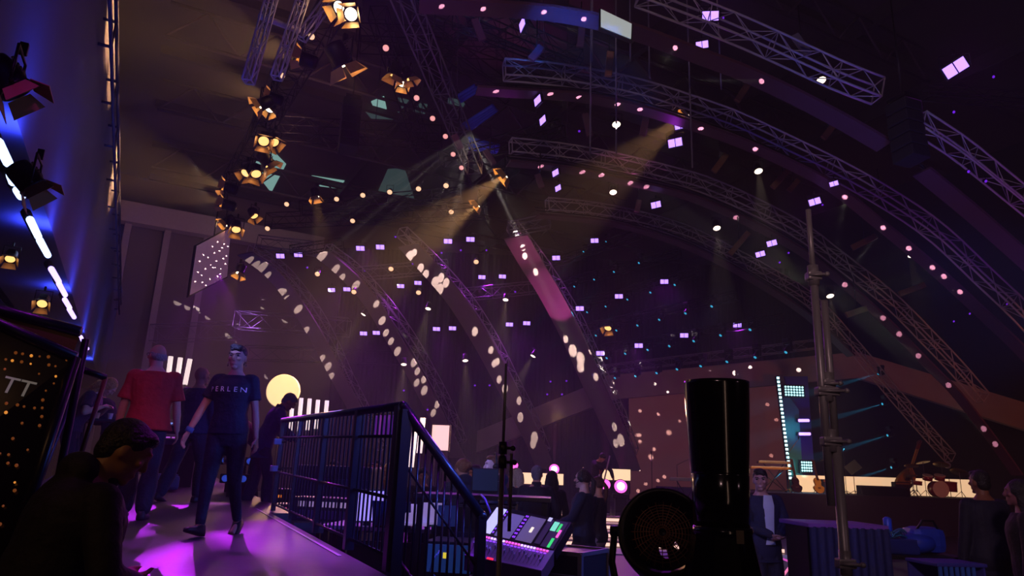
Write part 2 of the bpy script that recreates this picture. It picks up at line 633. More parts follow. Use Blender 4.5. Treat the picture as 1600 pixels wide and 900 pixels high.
            scale(t).build('wristband', mat('blue band', '3c68a8', .6), root)
        elif ex == 'belt':
            t = MB(); t.loft([[bend(p) for p in ell(z, .168 * build, .122 * build, -.004)] for z in (.985, 1.02)])
            scale(t).build('belt', mat('leather', '120c0c', .4), root)
        elif ex == 'eyes':
            t = MB()
            for s in (1, -1): t.ball((s * .034, .083, .014), (.015, .010, .009))
            t.map(headmap); ey = scale(t).build('eyes', mat('eye', '6c6466', .3), root)
            t = MB()
            for s in (1, -1): t.ball((s * .034, .0925, .014), (.006, .004, .0065))
            t.map(headmap); scale(t).build('pupils', mat('pupil', '080608', .2), ey)
            t = MB()
            for s in (1, -1): t.tube([(s * .016, .098, .030), (s * .034, .098, .037), (s * .054, .086, .031)], .0045, 6)
            t.map(headmap); scale(t).build('eyebrows', mat('brow', '120a0a', .7), root)
        elif ex == 'earrings':
            for s in (1, -1):
                t = MB(); t.tube([(s * .083, -.006, -.045), (s * .086, -.006, -.075)], .005, 6); t.ball((s * .086, -.006, -.08), .008)
                t.map(headmap); scale(t).build('earring', mat('silver', 'c0c0c8', .2, 1.), root)
        elif ex[0] == 'print':
            def wrap(p, zz=ex[3]):
                x = -p.x
                ry = .118 * 1.08 + .022
                return bend(V((x, ry * max(0, 1 - (abs(x) / .19) ** 2.3) ** (1 / 2.3) + .026 + p.z, zz + p.y)))
            for ci, ch_ in enumerate(ex[1]):
                t = text_mesh(ch_, ex[2], .001)
                t.map(lambda p, o_=(ci - (len(ex[1]) - 1) / 2) * ex[2] * .92: wrap(p + V((o_, 0, 0))))
                scale(t).build('letter', mat('white print', 'e8e8f0', .6), topo)
        elif ex[0] == 'backpack':
            t = MB(); t.box((0, 0, 0), (.28, .14, .40), bev=.05); t.map(lambda p: bend(p + V((0, -.20, 1.25))))
            scale(t).build('backpack', mat('cloth ' + ex[1], ex[1], .8), root)
    return root, hands, arms
# ------------------------------------------------------------------ common materials
M_alu = mat('aluminium tube', 'a8a4a8', .45, .25, noise=5)
M_alu2 = mat('dull aluminium', '706c74', .5, .3, noise=5)
M_steel = mat('black steel', '0d0d10', .42, .3)
M_blk = mat('black plastic', '0a0a0c', .4)
M_gloss = mat('glossy black plastic', '060607', .16, coat=.6)
M_skirt = mat('grey printed fabric', '7c6c6c', .6, noise=3, var=.1)
M_skirtd = mat('dark wine fabric', '4a2c3e', .5, noise=3, var=.12)
M_case = mat('black laminate', '101016', .5)
M_rub = mat('rubber cable', '070708', .7)

# ------------------------------------------------------------------ the hall
ramp_z = lambda u: .83 + .026 * u
UF, VR, ZC = 45.0, 36.0, 18.0
M_floor = mat('grey stage vinyl', '3a3840', .38, noise=2.5, var=.25)
M_hallwall = mat('grey hall cladding', '5c5254', .8, noise=.5, var=.2)
M_black = mat('black molton', '060507', .95, noise=6)
b = MB(); b.prism([H(-8, -3.2, 0), H(-8, VR, 0), H(UF, VR, 0), H(UF, -3.2, 0)], (0, 0, -.2)); b.build('floor', M_floor, kind='structure')
b = MB(); b.prism([H(-8, -14, ZC), H(-8, VR, ZC), H(UF + 25, VR, ZC), H(UF + 25, -14, ZC)], (0, 0, .3))
b.build('ceiling', mat('grey roof panels', '3a3234', .85, noise=.7, var=.25), kind='structure')
b = MB(); b.prism([H(UF, -3, 0), H(UF, VR, 0), H(UF, VR, ZC), H(UF, -3, ZC)], AX * .3); b.build('wall_far', M_hallwall, kind='structure')
b = MB(); b.prism([H(-8, VR, 0), H(UF, VR, 0), H(UF, VR, ZC), H(-8, VR, ZC)], LX * .3); b.build('wall_right', M_black, kind='structure')
b = MB(); b.prism([H(-8, -3.2, 0), H(-8, VR, 0), H(-8, VR, ZC), H(-8, -3.2, ZC)], AX * -.3); b.build('wall_rear', M_black, kind='structure')
# black drapes that close the stage off from the hall behind it
dr = MB()
def drape(b, p0, p1, z0, z1, amp=.10, step=.28):
    L = (p1 - p0).length; n = int(L / step) * 4; d = (p1 - p0).normalized(); s = V((-d.y, d.x, 0))
    vs = []
    for i in range(n + 1):
        p = p0 + d * (L * i / n) + s * (amp * math.sin(i * PI / 2) + .4 * amp * math.sin(i * .37))
        vs += [V((p.x, p.y, z0)), V((p.x, p.y, z1))]
    b.add(vs, [(2 * i, 2 * i + 2, 2 * i + 3, 2 * i + 1) for i in range(n)], True)
o = MB(); drape(o, PY(520, 560, 42), PY(1900, 600, 44), 0, 15, .035)
o.build('stage_curtain', mat('black stage curtain', '0b090d', .9, noise=3), label='black pleated curtain closing off the back behind the whole stage', cat='curtain')

# left bulkhead: a long hung soffit with its lower edge at the row of blue battens
VB = -1.62
zt, zl = 11.3, 5.25
b = MB()
b.prism([H(2, VB, zl), H(2, VB, zt), H(2, VB - .3, zt), H(2, VB - 1.4, zl)], AX * 42.8)
b.build('wall_left', mat('pale soffit cladding', '4c4858', .7, noise=1.2, var=.15), kind='structure')
b = MB(); b.prism([H(-8, -3.2, 0), H(UF, -3.2, 0), H(UF, -3.2, zl), H(-8, -3.2, zl)], LX * -.3); b.build('wall_left_lower', M_black, kind='structure')
# panel seams and rail on the bulkhead
b = MB()
for i in range(12):
    u = 6 + i * 3.2
    b.box(H(u, VB + .035, 8.6), (.06, .09, 4.6), Matrix.Rotation(HROT, 3, 'Z'))

b = MB(); b.tube([H(3, VB + .22, 9.75), H(43, VB + .22, 9.75)], .035, 8); b.tube([H(3, VB + .22, 9.2), H(43, VB + .22, 9.2)], .035, 8)
for i in range(16):
    u = 4 + i * 2.5
    b.tube([H(u, VB, 9.75), H(u, VB + .25, 9.75)], .03, 6); b.tube([H(u, VB, 9.2), H(u, VB + .25, 9.2)], .03, 6)
    b.tube([H(u, VB + .22, 9.2), H(u, VB + .22, 9.75)], .025, 6)
b.build('trim_2', mat('seam', '2a2830', .7), kind='structure')
# cross beam and columns of the far wall, upper left
pa, pb = PU(150, 318, 43.5), PU(352, 352, 43.5)
b = MB(); b.prism([V((pa.x, pa.y, pa.z - .7)), V((pa.x, pa.y, pa.z + .5)), V((pb.x, pb.y, pa.z + .5)) + LX * 6, V((pb.x, pb.y, pa.z - .7)) + LX * 6], AX * .8)
b.build('trim_3', mat('beam grey', '9a9092', .8), kind='structure')
b = MB()
for px in (205, 268, 330):
    p = PU(px, 330, 44.2)
    b.box((p.x, p.y, 8), (.35, .5, 16), Matrix.Rotation(HROT, 3, 'Z'))
b.build('trim_4', mat('column grey', '8a8084', .8), kind='structure')
# ceiling purlins
b = MB()
for i in range(9):
    u = 4 + i * 5
    b.prism([H(u, -1.2, ZC - .35), H(u, VR, ZC - .35), H(u, VR, ZC), H(u, -1.2, ZC)], AX * .25)
for v in (3, 9, 15, 21, 27):
    b.prism([H(-8, v, ZC - .6), H(-8, v + .2, ZC - .6), H(-8, v + .2, ZC), H(-8, v, ZC)], AX * (UF + 8))
b.build('trim_5', mat('purlin', '2c2628', .8), kind='structure')
b = MB()
for u in (13, 19, 25, 31, 38):
    for v0, v1, n_ in ((-1.0, 24, 20),):
        zt_, zb_ = ZC - .5, ZC - 1.9
        b.tube([H(u, v0, zt_), H(u, v1, zt_)], .07, 6); b.tube([H(u, v0, zb_), H(u, v1, zb_)], .07, 6)
        for i in range(n_):
            va, vb_ = v0 + (v1 - v0) * i / n_, v0 + (v1 - v0) * (i + 1) / n_
            b.tube([H(u, va, zt_ if i % 2 else zb_), H(u, vb_, zb_ if i % 2 else zt_)], .045, 5)
b.build('trim_6', mat('roof lattice', '3a3036', .7), kind='structure')
# skylight panes in the roof, pale teal daylight
M_sky = mat('skylight pane', '4a6a68', .5, em='8fc0b8', es=.62)
M_skyd = mat('dim skylight pane', '3a4a4c', .5, em='46605e', es=.35)
k = 0
for quad in (((394, 262), (418, 226), (447, 256), (424, 300)), ((487, 274), (545, 283), (556, 297), (500, 290)), ((590, 300), (606, 264), (632, 262), (648, 312)),
             ((580, 158), (600, 150), (606, 178), (588, 176)), ((570, 172), (640, 175), (628, 186), (580, 184)), ((622, 152), (668, 163), (664, 177), (628, 168)), ((700, 152), (728, 158), (724, 166), (700, 160))):
    k += 1
    pts = [PZ(x, y, ZC - .02) for x, y in quad]
    MB().prism(pts, (0, 0, -.05)).build('window_%d' % k, M_sky if k in (1, 2, 4) else M_skyd, kind='structure')

# ------------------------------------------------------------------ walkway (sloping deck) and platform
M_deck = mat('dark grey phenolic deck', '3a343f', .5, noise=9, var=.3, bump=.08)
V0, V1 = -1.15, PV(535, 862, 0).dot(LX)
# right edge of the ramp from two photo points on the ramp plane
def on_ramp(px, py):
    d = ray(px, py); n = V((0, 0, 1)) - AX * .026
    return EYE + d * ((.83 - EYE.dot(n)) / d.dot(n))
ea, eb = on_ramp(612, 905), on_ramp(427, 803)
V1 = (ea.dot(LX) + eb.dot(LX)) / 2
print('ramp edge', ea, eb, 'v', ea.dot(LX), eb.dot(LX), 'u', ea.dot(AX), eb.dot(AX))
U0, U1 = 3.0, eb.dot(AX) + .1
b = MB()
b.prism([H(U0, V0, ramp_z(U0)), H(U1, V0, ramp_z(U1)), H(U1, V1, ramp_z(U1)), H(U0, V1, ramp_z(U0))], (0, 0, -.12))
b.prism([H(U1, V0, ramp_z(U1)), H(18, V0, ramp_z(18)), H(18, V1 + .25, ramp_z(18)), H(U1, V1 + .25, ramp_z(U1))], (0, 0, -.12))
for u in (U0 + .1, 5, 7, 9, 11, 13, 15, 17.8):
    for v in (V0 + .1, V1 - .1):
        b.tube([H(u, v, 0), H(u, v, ramp_z(u) - .1)], .03, 8)
b.build('floor_walkway', M_deck, kind='structure')
b = MB(); b.prism([H(U1 + .05, V1 + .3, .95), H(15, V1 + .3, .95), H(15, 5.2, .95), H(U1 + .05, 5.2, .95)], (0, 0, -.12))
for u in (U1 + .3, 12, 14.8):
    for v in (V1 + .5, 5.0):
        b.tube([H(u, v, 0), H(u, v, .85)], .03, 8)
b.build('floor_platform', M_deck, kind='structure')
b = MB(); b.prism([H(5.6, V1 - .10, ramp_z(5.6) + .002), H(5.6, V1 - .07, ramp_z(5.6) + .002), H(9.6, V1 - .07, ramp_z(9.6) + .002), H(9.6, V1 - .10, ramp_z(9.6) + .002)], (0, 0, .004))
b.build('edge_tape', mat('white tape', 'b0a8b4', .6), label='thin pale tape line along the right edge of the walkway', cat='tape')
# ------------------------------------------------------------------ arched ribs
M_dk = mat('black truss', '17161a', .5, .5)
def rib(label, tpx, fpx, h, foot, fw, tw, extra_t=None, extra_f=None, bay=.5, ft=.06):
    ms = M_skirtd if fw < .5 else M_skirt
    C = PZ(tpx[0][0], tpx[0][1], h); F = PY(*foot)
    d = V((F.x - C.x, F.y - C.y, 0)).normalized(); B = V((-d.y, d.x, 0))
    def on(p):
        r_ = ray(*p)
        return EYE + r_ * ((C - EYE).dot(B) / r_.dot(B))
    root = thing('arched_truss', label, 'truss', (0, 0, 0), 0, 'arched trusses over the stage')
    out = []
    for seg in tpx if isinstance(tpx[0][0], tuple) else [tpx]:
        pts = [on(p) for p in seg]
        truss_parts(root, pts, tw * (.55 if fw < .5 else .9), tw * (.80 if fw < .5 else .9), B, M_alu, rc=.024, rl=.0115, bay=bay * .9)
    if fw < .5:
        for dy in (-8, -13):
            MB().tube(crom([on((x + dy * .3, y + dy)) for x, y in fpx[0]], 30), .022, 6).build('cable_rail', M_dk, root)
    for seg in fpx:
        pts = [on(p) for p in seg]
        n = max(8, int(plen(pts) / .4))
        S_ = crom(pts, n)
        rings = []
        for i, p in enumerate(S_):
            t = (S_[min(i + 1, n)] - S_[max(i - 1, 0)]).normalized(); nn = t.cross(B).normalized()
            rings.append([p + B * (fw / 2 * a) + nn * (ft / 2 * c) for a, c in ((-1, -1), (1, -1), (1, 1), (-1, 1))])
        o = MB().loft(rings, False).build('fascia', ms, root, label='smooth fabric band under the truss')
        out.append(o)
    # hangers between truss and band
    return root, out, B
RIBS = []
def ribs():
    add = RIBS.append
    W = 'aluminium truss arch, '
    r1t = [(1000, -12), (1080, 18), (1160, 50), (1240, 86), (1310, 118), (1372, 142)]
    add(rib(W + 'nearest and outermost, cropped by the top edge', r1t, [[(655, 8), (760, 13), (850, 19), (930, 33), (1000, 53), (1080, 83), (1160, 113), (1240, 150), (1320, 192), (1382, 228)]], 10.6, (1900, 760, 13), .42, .55))
    add(rib(W + 'detached lower length beyond the dark speaker cluster at right', [(1436, 190), (1500, 232), (1560, 280), (1640, 345)], [[(1440, 268), (1525, 338), (1640, 440)]], 9.0, (1900, 760, 15), .42, .5, bay=.5))
    add(rib(W + 'second from the outside, running into the right edge', [(788, 109), (850, 114), (930, 126), (1000, 141), (1080, 166), (1150, 191), (1225, 226), (1300, 262), (1386, 310), (1462, 362), (1535, 430), (1600, 492), (1660, 560)],
            [[(745, 141), (800, 145), (900, 151), (950, 160), (1000, 171), (1070, 192), (1150, 220), (1220, 250), (1300, 292), (1380, 355), (1460, 421), (1535, 490), (1600, 552), (1680, 640)]], 10.4, (1830, 760, 17), .36, .5))
    add(rib(W + 'third from the outside, landing right of the drum kit', [(798, 229), (880, 238), (960, 252), (1050, 274), (1100, 288), (1170, 318), (1250, 360), (1310, 405), (1390, 468), (1450, 528), (1495, 575), (1535, 622)],
            [[(795, 255), (880, 264), (960, 280), (1060, 303), (1120, 325), (1180, 353), (1250, 392), (1310, 436), (1360, 480), (1400, 518), (1450, 570), (1490, 610), (1530, 660), (1560, 700), (1590, 742)]], 10.2, (1590, 742, 22), .36, .5))
    add(rib(W + 'innermost of the right side, ending behind the double bass', [(855, 320), (920, 326), (990, 339), (1065, 360), (1125, 388), (1195, 425), (1270, 472), (1340, 548), (1392, 610), (1440, 665), (1485, 715)],
            [[(840, 337), (950, 349), (1040, 373), (1120, 407), (1200, 452), (1265, 496), (1330, 556)]], 10.0, (1490, 725, 27), .36, .5))
    add(rib(W + 'with pink lit top and broad band, right of centre', [(800, 352), (832, 392), (866, 440), (902, 500), (928, 556), (950, 605), (970, 650), (990, 705)],
            [[(806, 370), (832, 415), (857, 455), (885, 508), (907, 555), (930, 608), (950, 650), (972, 698), (985, 735)]], 10.2, (985, 735, 33), 1.0, .42))
    add(rib(W + 'with broad spotted band, in the middle of the photo', [(628, 362), (668, 400), (706, 440), (742, 485), (775, 540), (805, 600), (830, 650), (852, 705)],
            [[(638, 383), (680, 430), (713, 470), (745, 520), (773, 570), (800, 622), (820, 660), (842, 705), (852, 732)]], 10.2, (855, 730, 34), 1.0, .42))
    add(rib(W + 'with broad spotted band, second from the left', [(512, 388), (560, 425), (600, 470), (640, 525), (672, 580), (698, 630), (722, 690)],
            [[(502, 395), (545, 432), (580, 472), (615, 530), (648, 585), (673, 632), (700, 685), (715, 715)]], 10.2, (715, 715, 35), .95, .40))
    add(rib(W + 'with broad spotted band, leftmost beside the hanging screen', [(392, 388), (440, 420), (482, 470), (515, 525), (545, 590), (570, 640), (596, 700)],
            [[(383, 396), (428, 430), (463, 475), (497, 530), (528, 590), (558, 645), (585, 700)]], 10.2, (595, 712, 36), .9, .40))
ribs()

# ------------------------------------------------------------------ straight trusses
def strus(label, a, b_, w=.4, m=None, group=None, name='hanging_truss', bay=.5, rc=.022, rl=.010):
    root = thing(name, label, 'truss', (0, 0, 0), 0, group)
    t = b_ - a
    B = V((-t.y, t.x, 0))
    B = B.normalized() if B.length > .05 else V((1, 0, 0))
    truss_parts(root, [a, b_], w, w, B, m or M_alu2, rc=rc, rl=rl, bay=bay)
    return root
M_dk = mat('black truss', '17161a', .5, .5)
strus('dark box truss carrying the barn door lamps along the left of the rig', PZ(575, -40, 10.3) + V((0, 0, .75)), PZ(352, 322, 10.3) + V((0, 0, .75)), .5, M_dk)
strus('magenta lit box truss slanting down right of the round lamp row', PZ(625, -20, 11.0), PZ(742, 262, 10.2), .42)
strus('far purple truss on the left above the leftmost arch', PY(405, 378, 27), PY(492, 388, 27), .45, M_alu2)
strus('far truss under the left pair of purple lamps', PY(455, 392, 30), PY(535, 380, 30), .4, M_dk)
strus('far truss across the skylight, faintly lit teal', PY(470, 325, 24), PY(720, 303, 24), .4, M_dk)
strus('far truss in the middle below the second row of purple lamps', PY(560, 428, 30), PY(700, 416, 30), .5, M_alu2)
strus('far truss in the middle between the two central arches', PY(712, 462, 31), PY(845, 448, 31), .5, M_alu2)
strus('far low truss between the leftmost arch and the hanging screen', PY(370, 500, 33), PY(545, 512, 33), .8, M_alu2, bay=.9)
strus('far low truss above the white tubes on the left', PY(240, 522, 38), PY(372, 516, 38), .9, M_alu2, bay=.9)
strus('far low truss above the round white disc', PY(385, 552, 36), PY(640, 560, 36), .7, M_dk, bay=.9)
strus('short magenta truss stub crossing the top of the pink arch', PY(795, 358, 22), PY(858, 346, 22), .4, M_alu2)
strus('truss of the top centre, blue lit, behind the small white screen', PZ(700, 40, 12.5), PZ(930, 128, 12.5), .5, M_dk)
strus('upper truss slanting through the top centre of the rig', PZ(735, 20, 13), PZ(905, 95, 11.5), .4, M_dk)
strus('dark cross truss high over the magenta truss', PZ(560, 60, 13.5), PZ(790, 70, 13.5), .6, M_dk)
strus('dark cross truss left of the magenta truss', PZ(430, 200, 12.5), PZ(690, 215, 12.5), .6, M_dk)
strus('dark cross truss below the skylights', PZ(420, 345, 11.2), PZ(760, 330, 11.2), .5, M_dk)
strus('faint purple truss at the far upper right', PY(1445, 145, 16), PY(1640, 160, 16), .3, M_dk)
strus('blue lit truss crossing the top centre under the roof', PZ(640, 30, 14.5), PZ(800, 150, 13.0), .45, M_dk)
strus('dark truss running away above the round lamp row', PZ(590, 20, 13.2), PZ(660, 230, 12.6), .45, M_dk)
strus('dark truss over the pink arch top', PZ(690, 250, 11.0), PZ(880, 200, 11.5), .4, M_dk)
rc_ = random.Random(11)
for i in range(12):
    px = 585 + i * 27 + rc_.uniform(-8, 8); z_ = rc_.uniform(10.6, 12.2)
    p = PZ(px, rc_.uniform(60, 235), z_)
    MB().tube([p, V((p.x + rc_.uniform(-.2, .2), p.y, (p.z + ZC) / 2)), V((p.x, p.y, ZC))], .012, 5).build('hanging_cable', mat('rig cable', '30242e', .6), label='thin cable dropping from the roof over the centre rig, %s from left' % ORD[i], cat='cable', group='cables over the centre rig')
# lattice legs at the upper left
for i, (p, q) in enumerate((((440, -60), (388, 128)), ((492, -60), (432, 122)), ((560, -60), (470, 60)))):
    strus('pale upright lattice mast at the top left, %s of three from the left' % ORD[i], PY(p[0], p[1], 11 + i * .5), PY(q[0], q[1], 11 + i * .5), .16, M_alu, 'lattice masts at the top left', 'lattice_mast', bay=.3, rc=.02)
o = MB(); o.tube([PY(405, 25, 11.2), PY(468, 48, 11.8)], .06, 8); o.build('cross_bar', M_alu, label='pale horizontal bar joining the upper left lattice masts', cat='bar')
# rows of pipes over the stage, right of centre
ROWS = [((862, 412), (1000, 366)), ((868, 446), (1062, 396)), ((905, 475), (1090, 425)), ((900, 515), (1150, 462)), ((915, 549), (1225, 498)), ((935, 578), (1290, 536))]
for i, (a, c) in enumerate(ROWS):
    strus('dark lighting truss over the stage right of centre, %s of six rows from the top' % ORD[i], PY(a[0], a[1], 31), PY(c[0], c[1], 27 if i < 3 else 26), .32, M_alu2 if i == 5 else M_dk, 'rows of trusses over the stage', bay=.55)
# fascia header beam over the stage
M_head = mat('header fabric', '9d8f92', .65, noise=2)
for lab, (a, c), hh in (('pale header beam rising to the right behind the pink arch', (PY(745, 690, 37), PY(945, 610, 33.6)), 1.1),
                        ('pale spotted header beam over the brown video wall', (PY(945, 606, 33.6), PY(1340, 570, 31)), 1.15),
                        ('pale header beam falling to the right over the drum kit', (PY(1340, 570, 31), PY(1640, 662, 29.5)), 1.2)):
    root = thing('header_beam', lab, 'beam', (0, 0, 0), 0, 'header beams over the stage')
    d = (c - a); n = V((-d.y, d.x, 0)).normalized()
    up = V((0, 0, hh / 2))
    MB().prism([a - up, c - up, c + up, a + up], n * .35).build('fascia', M_head, root)
    MB().tube([a + up + n * .2, c + up + n * .2], .05, 8).build('top_rail', M_alu2, root)

# hanging drop pipes and cables
drops = [(963, 200, 240), (1015, 80, 122), (1127, 95, 140), (925, 60, 96), (985, 60, 96), (922, 180, 246), (1082, 235, 262)]
for i, (px, y0, y1) in enumerate(drops):
    a = PY(px, y1, 13.2); t = PY(px, y0 - 150, 13.2)
    MB().tube([a, V((a.x, a.y, ZC))], .018, 6).build('hanging_pipe', M_alu2, label='thin pipe hanging from the roof between the arches, %s of seven from the left' % ORD[sorted(d_[0] for d_ in drops).index(px)], cat='pipe', group='hanging pipes between the arches')
# short tubular lamps hung in the upper middle (strip lamps seen edge on)
M_pinkst = mat('strip housing', '5c3a4c', .5, .2)
def strip(px, py, ang, L, Y, lab, m=None, em=None):
    p = PY(px, py, Y)
    d = V((math.cos(R(ang)), 0, math.sin(R(ang))))
    root = thing('strip_light', lab, 'strip light', p, 0, 'strip lights hung in the rig')
    e = .045
    MB().box((0, 0, 0), (L, .09, .16), Matrix.Rotation(-R(ang), 3, 'Y'), bev=.02).build('housing', m or M_pinkst, root)
    MB().tube([V((0, 0, .05)), V((0, 0, .9))], .015, 6).build('hanger', M_steel, root)
    if em:
        MB().box(V((0, -.06, 0)), (L * .96, .02, .07), Matrix.Rotation(-R(ang), 3, 'Y')).build('diffuser', em, root)
strip(748, 47, -68, .55, 13, 'pink tinted strip lamp at the top centre below the outermost band')
strip(838, 83, 55, .4, 13, 'short pink strip lamp at the top centre right of the slanting truss')
strip(952, 100, 85, .62, 13.5, 'amber tinted strip lamp hanging below the small white screen', mat('amber housing', '8a5a28', .5))
strip(908, 57, 85, .55, 13.5, 'brown strip lamp hanging left of the small white screen')
strip(918, 195, -78, .6, 15, 'dim strip lamp between the second and third arch, left one')
strip(1007, 195, 80, .6, 15, 'dim purple strip lamp between the second and third arch, right one')
strip(715, 222, -62, .4, 15, 'dim strip lamp beside the blue lit louvres')
strip(765, 246, -58, .45, 16, 'pink strip lamp below the blue lit louvres')
strip(843, 283, -70, .4, 17, 'bright pink strip lamp under the third arch')
strip(997, 322, 78, .4, 19, 'pink strip lamp beside the innermost arch')
strip(1252, 70, -60, .0 + .5, 12, 'dotted strip lamp crossing the outermost arch truss', M_alu2)
M_amb = mat('amber strip', '6a4a30', .5, .3)
for i, (px, py, ang, L) in enumerate(((1160, 145, -58, .55), (1295, 205, -52, .5), (1125, 255, -55, .6), (1223, 275, -50, .9), (1350, 378, 28, .75), (1338, 487, 20, .6), (1425, 452, 22, .8), (1155, 380, -50, .9), (1240, 290, -50, .5), (1375, 305, 24, .5))):
    strip(px, py, -ang if ang < 0 else ang, L, 15 + i * .6, 'amber lit strip bar across the arches of the right side, %s from the %s' % (ORD[i % 5], 'top' if i < 5 else 'bottom'), M_amb)
# blue lit louvre frames
M_blue = mat('blue coated frame', '2a5cd8', .5)  # blue light on the slats is put into their base colour
for lab, quad, n in (('louvre frame lit deep blue, upper one right of the magenta truss', ((722, 196), (770, 165), (776, 172), (735, 202)), 4), ('louvre frame lit deep blue, lower one right of the magenta truss', ((732, 216), (780, 228), (776, 238), (734, 232)), 4), ('blue lit roof pane frame above the louvres', ((716, 150), (742, 134), (748, 140), (720, 158)), 3)):
    root = thing('louvre_frame', lab, 'louvre')
    q = [PZ(x, y, 13.5) for x, y in quad]
    for i in range(n):
        w = i / (n - 1)
        MB().tube([q[0].lerp(q[3], w), q[1].lerp(q[2], w)], .07, 6).build('slat', M_blue, root)
    MB().tube([q[0], q[3]], .04, 6).tube([q[1], q[2]], .04, 6).build('side_rail', M_blue, root)
# black line-array loudspeakers
M_spk = mat('speaker black', '0b0a0c', .7)
def array(label, px, py, Y, n, w=.75, hh=.32, curve=.05):
    p = PY(px, py, Y)
    root = thing('line_array_speaker', label, 'loudspeaker', p, R(20), 'hanging line array loudspeakers')
    y, z, a = 0., 0., 0.
    for i in range(n):
        M = Matrix.Rotation(a, 3, 'X')
        MB().box((0, y, z), (w, .45, hh * .94), M, bev=.03).build('cabinet', M_spk, root)
        z -= hh * math.cos(a); y -= hh * math.sin(a) * -1; a -= curve
    MB().box((0, 0, hh * .8), (w * .8, .4, .06)).tube([(0, 0, hh * .8), (0, 0, 2.5)], .02, 6).build('flying_frame', M_steel, root)
array('black line array loudspeaker hanging dark left of the magenta truss', 676, 75, 16, 6, .48, .27)
array('black line array loudspeaker hanging in front of the skylights', 550, 165, 17, 6, .5, .26)
array('black speaker and lamp cluster breaking the outermost arch at right', 1412, 170, 11.5, 5, .42, .24, .02)
# small white screen and hanging square screen
root = thing('hanging_screen', 'small blank white screen under the outermost band at the top', 'screen')
q = [PY(x, y, 9.6) for x, y in ((939, 14), (987, 37), (986, 60), (939, 41))]
n = (q[1] - q[0]).cross(q[3] - q[0]).normalized()
if n.y < 0: n = -n
MB().prism(q, n * .02).build('panel', mat('lit white panel', 'b8c8c4', .5, em='b9c6c0', es=.5), root)
c = (q[0] + q[1] + q[2] + q[3]) / 4
MB().prism([c + (p - c) * 1.1 + n * .025 for p in q], n * .08).build('casing', M_blk, root)
root = thing('hanging_screen', 'large tilted square screen with small white dots hanging on the left', 'screen')
q = [PY(x, y, 24.0 + dy) for x, y, dy in ((308, 384, 0), (361, 356, 1.0), (355, 432, 1.0), (297, 461, 0))]
n = (q[1] - q[0]).cross(q[3] - q[0]).normalized()
if n.y < 0: n = -n
SCR = MB().prism(q, n * .03).build('panel', mat('dim lit screen', '9a8088', .6, em='5a3c52', es=.75), root)
c = (q[0] + q[1] + q[2] + q[3]) / 4
MB().prism([c + (p - c) * 1.06 + n * .035 for p in q], n * .12).build('casing', M_blk, root)
MB().tube([c + n * .1, V((c.x, c.y, 11.5)) + n * .1], .03, 6).build('hanger', M_steel, root)
# ------------------------------------------------------------------ luminaires
M_lamph = mat('lamp housing black', '16151a', .45, .4)
M_door = mat('barn door steel', 'b08a50', .45, .2)
M_warm = mat('lit warm lens', 'fff0d8', .3, em='ffe6b8', es=7, sample=False)
M_warmdim = mat('dim warm lens', 'e8b878', .3, em='ffc070', es=1.6)
M_bulb = mat('round lamp lens', 'ffe0c0', .3, em='ffc898', es=1.1)
M_bulbp = mat('pinkish round lamp lens', 'ffd0d0', .3, em='ffa8a0', es=.9)
M_white = mat('white hot lens', 'ffffff', .3, em='ffe8cc', es=2.5)
M_purp = mat('violet led cell', 'c0a0ff', .3, em='9a68ff', es=1.5)
M_purpw = mat('bright violet led cell', 'd8c8ff', .3, em='a880ff', es=2.0)
M_purpdot = mat('small violet led', 'a050ff', .3, em='7020e0', es=.8)
M_cy = mat('cyan beam lens', '80f0ff', .3, em='28a8d0', es=1.0)
M_pinkl = mat('pink beam lens', 'ff60c0', .3, em='ff58c8', es=2.2)
M_pinkc = mat('pink lens core', 'ffd0f0', .3, em='ffd8f4', es=3)
HEADS = {}
